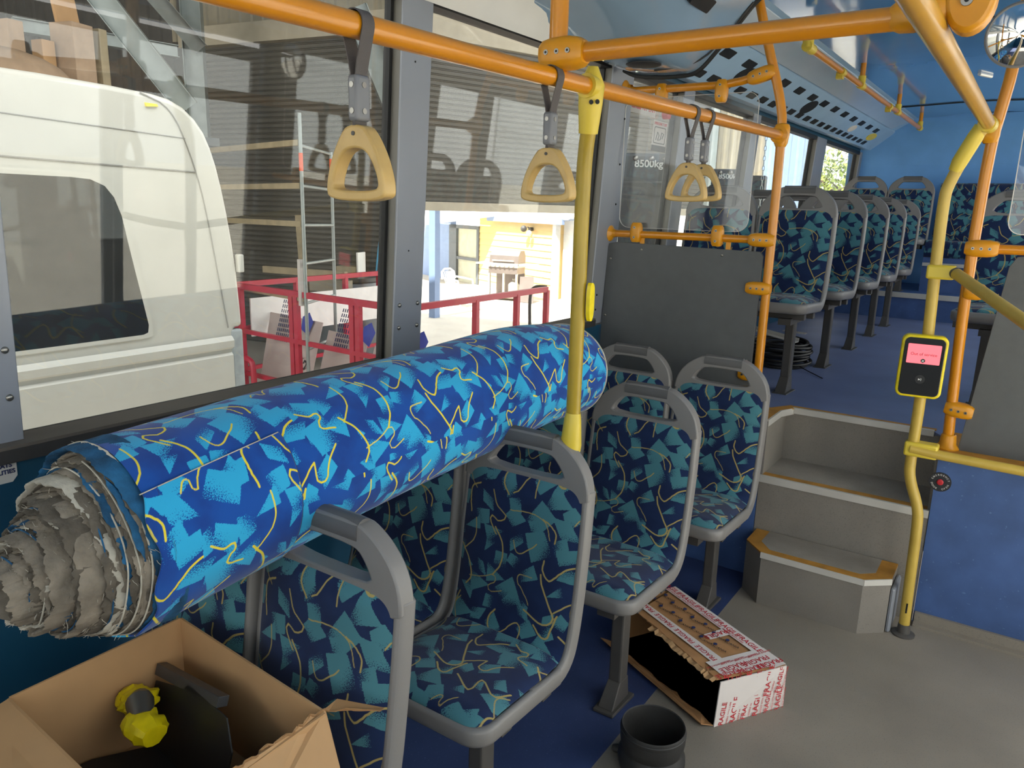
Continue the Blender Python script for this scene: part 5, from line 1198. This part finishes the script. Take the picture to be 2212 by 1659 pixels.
for yy in (-2.2, 1.75):
    b = MB(); b.lathe([(.001, -.12), (.20, -.12), (.33, -.10), (.35, -.05), (.35, .05), (.33, .10), (.20, .12), (.001, .12)], (vx - .15, yy, GZ + .35), 28, Matrix.Rotation(PI / 2, 3, 'Y')); b.build('wheel', M['black_rubber'], vn)

# red steel cage with boards in it
cg = thing('red_cage', 'red steel platform cage stacked with printed boards behind the van', 'cage', (-6.0, 6.4, GZ))
X0, X1, Y0, Y1, ZT = -7.4, -4.70, 5.28, 7.60, .66
lv = (ZT, ZT - .50, ZT - .98, GZ + .12)
for k, z in enumerate(lv):
    for n_, (p, q) in enumerate((((X0, Y0, z), (X1, Y0 - .14, z)), ((X0, Y0, z), (X0, Y1, z)), ((X1, Y0 - .14, z), (X1, Y1, z)))):
        b = MB(); b.bar(p, q, .05 if k == 0 else .04, .06 if k == 0 else .045); b.build('rail', M['red'], cg, smooth=0)
pst = [(X0 + .02, Y0), (X0 + 1.05, Y0 - .045), (X0 + 1.13, Y0 - .05), (X0 + 2.0, Y0 - .10), (X0 + 2.08, Y0 - .10), (X1, Y0 - .14), (X1, Y0 + .95), (X1, Y0 + 1.7), (X1, Y1), (X0, Y1), (X0, Y0 + .9), (X0, Y0 + 1.7), (X0 + .14, Y0)]
for x, y in pst:
    b = MB(); b.bb((x - .03, y - .025, GZ), (x + .03, y + .025, ZT - .01)); b.build('post', M['red'], cg, smooth=0)
b = MB(); b.bb((X0, Y0 - .1, GZ + .05), (X1, Y1, GZ + .12)); b.build('floor_plate', M['red'], cg, smooth=0)
b = MB(); b.tube(bend([(X0 + .12, Y0 - .10, GZ), (X0 + .12, Y0 - .10, -.20), (X0 + .16, Y0 - .10, -.10), (X0 + .42, Y0 - .12, -.12), (X0 + .46, Y0 - .12, -.2), (X0 + .46, Y0 - .12, GZ)], 2), .032, 10); b.build('handle_loop', M['red'], cg)
def board(label, x0, x1, y, z1, sl, name='printed_board', m='sheet_board', cat='board', marks=True):
    t = thing(name, label, cat, (0, 0, 0), 'boards in the red cage'); b = MB()
    q = [(x0, y, GZ + .14), (x1, y - .05, GZ + .14), (x1 - sl * .2, y + .25, z1), (x0 - sl, y + .30, z1 + .02)]; panel(b, q, -.012); b.build('sheet', M[m], t, smooth=0)
    if marks:
        u = (Vector(q[1]) - Vector(q[0])).normalized(); v = (Vector(q[3]) - Vector(q[0])); L = v.length; v = (v - u * u.dot(v)).normalized(); fm = frame(Vector(q[0]) - Vector((0, .016, 0)), u, v)
        b = MB()
        for i in range(7):
            for j in range(9): b.add([fm @ Vector((.10 + i * .035 + a, .62 + j * .055 + c, 0)) for a, c in ((0, 0), (.016, 0), (.016, .04), (0, .04))], [(0, 1, 2, 3)])
        b.build('small_print', M['navy_ink'], t, smooth=0)
        b = MB(); b.add([fm @ Vector(p) for p in ((.52, .80, 0), (.66, .74, 0), (.70, .90, 0), (.60, 1.0, 0), (.50, .94, 0))], [(0, 1, 2, 3, 4)]); b.build('blue_mark', mat('blue_mark', '#3a49a8', .6), t, smooth=0)
        text('SIG', .20, fm @ Matrix.Translation((.66, .35, .002)) @ Matrix.Rotation(1.2, 4, 'Z'), 'lettering', M['black_ink'], t)
board('printed board leaning in the cage, nearest the van', -7.22, -6.36, 5.42, .30, .10); board('printed board leaning in the middle of the cage', -6.28, -5.66, 5.40, .20, .04); board('printed board at the end of the cage beside the wide pillar', -5.58, -4.82, 5.38, .12, .02)
t = MB(); t.bb((-7.34, 5.45, .06), (-7.32, 7.55, .50)); tag(t.build('white_sheet', M['house_white'], smooth=0), 'white sheet standing along the far rails of the red cage', 'sheet')
# scaffold ladder frame
sf = thing('scaffold_frame', 'silver scaffold ladder frame in front of the closed roller shutter', 'scaffold', (-6.3, 5.6, GZ))
pa, pb = HD(49.5, 8.0, z=GZ), HD(47.45, 8.9, z=GZ)
for p, zt in ((pa, 2.42), (pb, 2.12)):
    b = MB(); b.cyl(p, p + Vector((0, 0, zt - GZ)), .019, 12); o = b.build('standard', M['steel'], sf)
    q = MB(); q.cyl(p + Vector((0, 0, 1.88 - GZ)), p + Vector((0, 0, 2.05 - GZ)), .0205, 12); q.build('orange_band', M['orange_mark'], o)
for z in (2.12, 1.74, 1.36, .98, .58, .1):
    b = MB(); b.cyl((pa.x, pa.y, z), (pb.x, pb.y, z - .02), .015, 10); b.build('rung', M['steel'], sf)
for z in (2.15, 1.74, 1.37, .62):
    b = MB(); b.bar((pa.x - .03, pa.y + .02, z), (pa.x - 2.4, pa.y + .1 + .35, z - .02), .05, .055); b.build('ledger', M['timber'], sf, smooth=0)
b = MB(); b.bb((pa.x - .09, pa.y - .02, .55), (pa.x - .05, pa.y + .02, 1.02)); b.build('toe_board', M['sticker_pale'], sf, smooth=0)
block('timber_trestle', 'timber trestle top leaning behind the red cage rail', 'trestle', (-8.1, 6.9, .62), (1.4, .07, .09), M['timber'], .15)
# drum with a box, hose
g = thing('clear_drum', 'large clear plastic drum standing behind the red cage', 'drum', (-8.08, 7.70, GZ)); b = MB(); p = Vector((-8.08, 7.70, GZ)); b.lathe([(.001, 0), (.42, 0), (.45, .05), (.45, 1.15), (.42, 1.22), (.001, 1.22)], p, 32); b.build('shell', M['drum'], g); b = MB(); b.lathe([(.44, 1.2), (.47, 1.22), (.47, 1.27), (.001, 1.28)], p, 32); b.build('lid', M['leg'], g)
block('parts_box', 'small open box on the drum lid behind the red cage', 'box', (p.x, p.y, GZ + 1.28), (.30, .22, .13), M['timber'], .4); block('leaflet', 'white and blue leaflet standing by the box on the drum', 'leaflet', (p.x + .18, p.y + .06, GZ + 1.28), (.03, .22, .33), M['white_plastic'], .3)
g = thing('air_hose', 'pale blue air hose hanging by the shutter guide', 'hose'); b = MB(); c = HD(43.6, 11.2, z=0); b.tube(bend([c + Vector((.15, 0, .75)), c + Vector((.05, 0, 1.35)), c + Vector((-.12, 0, 1.25)), c + Vector((-.25, 0, .5)), c + Vector((-.3, 0, -.2))], 2), .014, 8); b.tube(bend([c + Vector((.12, .05, .3)), c + Vector((.08, .05, 1.2)), c + Vector((-.02, .05, 1.28)), c + Vector((-.1, .05, .4))], 2), .014, 8); b.build('hose', M['hose_blue'], g)
block('folded_stand', 'beige plastic stand beyond the far rail of the red cage', 'stand', (-7.75, 7.05, .42), (.62, .16, .17), M['cream_sheet'], .1)
# mobile column hoists
def hoist(label, h, D, top, wd):
    p = HD(h, D, z=GZ); t = thing('column_hoist', label, 'vehicle hoist', p, 'column hoists outside the far windows'); yaw = math.radians(h) ; rt_ = Matrix.Rotation(yaw, 3, 'Z')
    def L(x, y, z): return p + rt_ @ Vector((x, y, 0)) + Vector((0, 0, z - GZ))
    b = MB(); b.box(L(0, .2, (top + GZ) / 2), (wd, .36, top - GZ), rt_); b.build('column', M['hoist'], t, smooth=0, bevel=.03)
    b = MB(); b.box(L(-wd * .05, -.06, (top - .26 + GZ) / 2), (wd * .9, .24, top - .26 - GZ), rt_); b.build('carriage', M['hoist_dark'], t, smooth=0, bevel=.02)
    for x in (-.25, .05, .3):
        q = MB(); c = L(x * wd, .02, top - .05); q.sphere(c, .028, 10, 6); q.build('bolt', M['screw'], t)
    text('8500kg', .092, frame(L(0, .012, top - .10), rt_ @ Vector((1, 0, 0)), (0, 0, 1)), 'lettering', M['white_ink'], t, bold=.002)
hoist('grey column hoist marked 8500kg outside the exit window', 24.75, 7.6, 2.12, .50); hoist('farther grey column hoist marked 8500kg behind the clear screen', 19.15, 11.0, 2.16, .46)
# chain hoist
g = thing('lifting_chain', 'thin chain hanging in front of the pale blue sheeting', 'chain'); b = MB(); c = HD(16.9, 13.0, z=0)
for i in range(46):
    z = 3.4 - i * .075; b.tube([c + Vector((.018 * math.cos(a) * (i % 2), .018 * math.cos(a) * (1 - i % 2), z + .045 * math.sin(a))) for a in np.linspace(0, 2 * PI, 9)], .006, 5, caps=False)
b.build('links', M['steel'], g)
block('white_cabinet', 'white cabinet in front of the pale blue sheeting outside', 'cabinet', HD(16.6, 15, z=1.3), (.55, .4, .55), M['white_plastic'], .2)
block('dark_locker', 'dark post beside the pale blue sheeting outside', 'post', HD(17.35, 14, z=GZ), (.35, .4, 2.9), M['hoist_dark'], .2)
# tree beyond the yard
def tree(label, h, D, R, zc, nl, seed):
    t = thing('tree', label, 'tree', HD(h, D, z=GZ), 'trees beyond the yard'); rr = np.random.default_rng(seed); c = HD(h, D, z=zc)
    b = MB(); b.tube([HD(h, D, z=GZ), c + Vector((.1, 0, -1)), c + Vector((0, .1, .6))], [.16, .11, .04], 8)
    for k in range(9): d = Vector(rr.normal(size=3)); d.z = abs(d.z); d.normalize(); b.tube([c + Vector((0, 0, -1 + .2 * k)), c + d * R * .5, c + d * R * .85], [.05, .03, .01], 6)
    b.build('trunk', M['bark'], t); b = MB()
    for k in range(nl):
        d = rr.normal(size=3); d /= np.linalg.norm(d); p = np.array(c) + d * R * rr.uniform(.25, 1) ** .6 * np.array([1, 1, .95]); u = rr.normal(size=3); u /= np.linalg.norm(u); v = np.cross(u, d); v /= np.linalg.norm(v) + 1e-6; s_ = rr.uniform(.05, .11)
        b.add([p - u * s_, p + v * s_ * .5, p + u * s_, p - v * s_ * .5], [(0, 1, 2, 3)])
    o = b.build('foliage', M['leaf'], t, smooth=0); o['kind'] = 'stuff'
tree('leafy tree seen through the rearmost side window', 10.8, 24, 2.1, 1.9, 2300, 1); tree('leafy tree beside the pale blue sheeting', 13.8, 30, 2.0, 2.0, 1800, 2)
# house across the yard
HC = HD(31.2, 19.5, z=0); HU = Vector((-.927, .375, 0)); HN = Vector((-.375, -.927, 0))
def onh(s, z, off=0): return HC + HU * s + HN * off + Vector((0, 0, z))
hs_ = thing('yellow_house', 'yellow weatherboard house with a blue verandah across the sunny yard', 'house', HC + Vector((0, 0, GZ)))
b = MB(); prof = []; z = GZ
while z < 1.2: prof += [(z, .022), (z + .165, .004)]; z += .17
k = len(prof); b.add([onh(s, z, o) for s in (0, 3.68) for z, o in prof], [(i, i + 1, k + i + 1, k + i) for i in range(k - 1)]); slab(b, onh, 0, 3.68, GZ, 1.3, -.3, -.01); b.build('weatherboards', M['yellow_board'], hs_, smooth=0)
b = MB(); slab(b, onh, -.06, .08, GZ, 1.3, -.1, .05); slab(b, onh, -.45, -.06, GZ, 1.3, -.6, -.2); b.build('corner_board', M['house_white'], hs_, smooth=0)
b = MB(); slab(b, onh, 3.68, 3.80, GZ, 1.0, -.1, .05); slab(b, onh, 5.0, 5.45, GZ, 1.0, -.1, .05); slab(b, onh, 3.7, 5.4, .90, 1.0, -.1, .05); slab(b, onh, 3.7, 5.2, -.02, .06, -.1, .04); b.build('door_frame', M['door_dark'], hs_, smooth=0)
b = MB(); slab(b, onh, 3.80, 5.0, GZ, .9, -.06, -.03); b.build('sliding_door', M['curtain'], hs_, smooth=0)
b = MB(); slab(b, onh, 5.45, 8.5, GZ, 1.3, -.2, 0); b.build('side_wall', M['blue_trim'], hs_, smooth=0)
b = MB(); b.bb(tuple(HD(40.15, 15.8, z=GZ) - Vector((.08, .08, 0))), tuple(HD(40.15, 15.8, z=1.8) + Vector((.08, .08, 0)))); b.build('verandah_post', M['blue_trim'], hs_, smooth=0)
b = MB(); slab(b, onh, -.5, 3.0, 1.18, 1.32, .12, .20); b.add([onh(-.5, 1.26, .16), onh(3.0, 1.26, .16), onh(3.0, 1.32, -.4), onh(-.5, 1.32, -.4)], [(0, 1, 2, 3)]); b.build('eave', M['blue_trim'], hs_, smooth=0)
b = MB(); q_ = [onh(2.6, 1.30, .22), onh(7.0, 1.30, .22), onh(7.0, .98, 1.9), onh(4.0, .98, 1.9)]; panel(b, q_, .05); b.build('awning', M['house_white'], hs_, smooth=0)
b = MB(); q_ = [onh(-.7, 1.34, .20), onh(8.5, 1.34, .2), onh(8.5, 3.2, -3), onh(-.7, 3.2, -3)]; panel(b, q_, .05); b.build('roof', M['house_white'], hs_, smooth=0)
g = thing('wall_lamp', 'bulkhead flood lamp high on the yellow weatherboards', 'lamp'); c = onh(1.0, 1.02, .02); b = MB(); b.cyl(c, c + HN * .10, .05, 12); b.bar(c + HN * .08, c + HN * .16 + Vector((0, 0, .06)), .03, .03); b.build('bracket', M['leg'], g); b = MB(); c2 = c + HN * .18 + Vector((-.02, 0, -.05)); b.sphere(c2 + Vector((-.08, 0, .06)), .085, 12, 8); b.build('head', M['leg'], g); b = MB(); b.sphere(c2 + Vector((.09, 0, -.05)), .075, 12, 8); b.build('bulb', M['house_white'], g)
# barbecue
BQ = HD(34.8, 19.2, z=GZ); bqd = Vector((.985, .17, 0)); bqn = Vector((.17, -.985, 0))
def bq(a, c, z): return BQ + bqd * a + bqn * c + Vector((0, 0, z))
bb_ = thing('barbecue', 'stainless hooded gas barbecue in front of the yellow weatherboards', 'barbecue', BQ)
def bqbox(mb, a0, a1, c0, c1, z0, z1): mb.add([bq(a, c, z) for a in (a0, a1) for c in (c0, c1) for z in (z0, z1)], [(0, 1, 3, 2), (4, 6, 7, 5), (0, 4, 5, 1), (2, 3, 7, 6), (0, 2, 6, 4), (1, 5, 7, 3)])
b = MB(); b.prism([(-.22, .92), (.24, .92), (.20, 1.10), (.08, 1.22), (-.14, 1.22), (-.22, 1.10)], lambda c, z: bq(-.36, c, z), lambda c, z: bq(.42, c, z)); hd = b.build('hood', M['bbq_steel'], bb_, smooth=30); b = MB(); b.tube([bq(-.26, .27, .98), bq(.32, .27, .98)], .014, 8); b.build('handle', M['bbq_silver'], hd)
b = MB(); bqbox(b, -.40, .45, -.22, .30, .82, .92); b.build('control_panel', M['bbq_silver'], bb_, smooth=0)
for i in range(6): b = MB(); b.cyl(bq(-.30 + i * .125, .30, .87), bq(-.30 + i * .125, .335, .87), .028, 12); b.build('knob', M['bbq_silver'], bb_)
for a0, a1 in ((-.72, -.41), (.46, .80)): b = MB(); bqbox(b, a0, a1, -.20, .28, .87, .91); b.build('side_shelf', M['bbq_silver'], bb_, smooth=0)
b = MB(); bqbox(b, -.36, .42, -.2, .27, .66, .82); b.build('fire_box', M['bbq_steel'], bb_, smooth=0)
for a in (-.35, .05, .40):
    b = MB(); bqbox(b, a - .025, a + .025, .22, .27, 0.05, .68); b.build('leg', M['bbq_silver'], bb_, smooth=0)
b = MB(); bqbox(b, -.36, .42, -.2, .27, .06, .11); bqbox(b, -.36, .42, -.22, -.19, .06, .66); b.build('cabinet', M['bbq_steel'], bb_, smooth=0)
b = MB(); b.lathe([(.001, 0), (.12, 0), (.14, .05), (.14, .28), (.08, .35), (.04, .38), (.04, .43), (.001, .44)], bq(.24, .05, .11), 20); o = b.build('gas_bottle', M['gas']); tag(o, 'pale gas bottle inside the barbecue cart', 'gas bottle')
b = MB(); panel(b, [bq(.52, .34, .0), bq(.92, .38, .0), bq(.82, .16, .62), bq(.46, .14, .60)], .03); o = b.build('leaning_tray', M['bbq_steel'], smooth=0); tag(o, 'steel tray leaning against the barbecue', 'tray')
# plastic garden chair
PCc = HD(38.35, 17.6, z=GZ); pcr = Matrix.Rotation(math.radians(38 + 50), 3, 'Z')
def pc(x, y, z): return PCc + pcr @ Vector((x, y, 0)) + Vector((0, 0, z))
ch = thing('garden_chair', 'white plastic garden chair on the sunny yard', 'chair', PCc)
b = MB(); panel(b, [pc(-.22, -.22, .42), pc(.22, -.22, .42), pc(.20, .22, .40), pc(-.20, .22, .40)], .02); b.build('seat', M['white_plastic'], ch, smooth=0)
b = MB()
for i in range(7): x = -.18 + i * .06; b.bar(pc(x * .8, .22, .42), pc(x * 1.05, .33, .80 - .35 * x * x), .030, .012)
b.tube([pc(-.23, .30, .62), pc(-.21, .33, .78), pc(-.1, .345, .845), pc(.1, .345, .845), pc(.21, .33, .78), pc(.23, .30, .62)], .022, 8); b.tube([pc(-.20, .24, .50), pc(.20, .24, .50)], .02, 8); b.build('backrest', M['white_plastic'], ch)
for sx in (-1, 1):
    b = MB(); b.tube([pc(sx * .25, .29, .66), pc(sx * .27, .05, .64), pc(sx * .26, -.2, .62), pc(sx * .25, -.24, .44)], .022, 8); b.build('armrest', M['white_plastic'], ch)
    for y, y2 in ((-.22, -.27), (.22, .30)): b = MB(); b.tube([pc(sx * .21, y, .43), pc(sx * .25, y2, 0)], [.028, .02], 8); b.build('leg', M['white_plastic'], ch)
# grey building beyond the house
b = MB(); c = HD(28.6, 27, z=0); b.bb((c.x - 2.5, c.y, GZ), (c.x + 1.6, c.y + 3, 1.25)); o = b.build('far_building', M['door_glass'], smooth=0); tag(o, 'pale grey building far across the yard beside the house', 'building')
block('yard_post', 'short timber post in the yard beside the far window frame', 'post', HD(28.6, 16, z=GZ), (.2, .15, .9), M['timber'], .3)
g = thing('yard_hoop', 'bent steel hoop standing behind the red cage rail', 'hoop'); b = MB(); c = HD(32.9, 9.3, z=0); b.tube(bend([c + Vector((0, 0, .10)), c + Vector((-.02, 0, .58)), c + Vector((.06, 0, .66)), c + Vector((.22, 0, .66))], 2), .02, 8); b.build('tube', M['leg'], g)
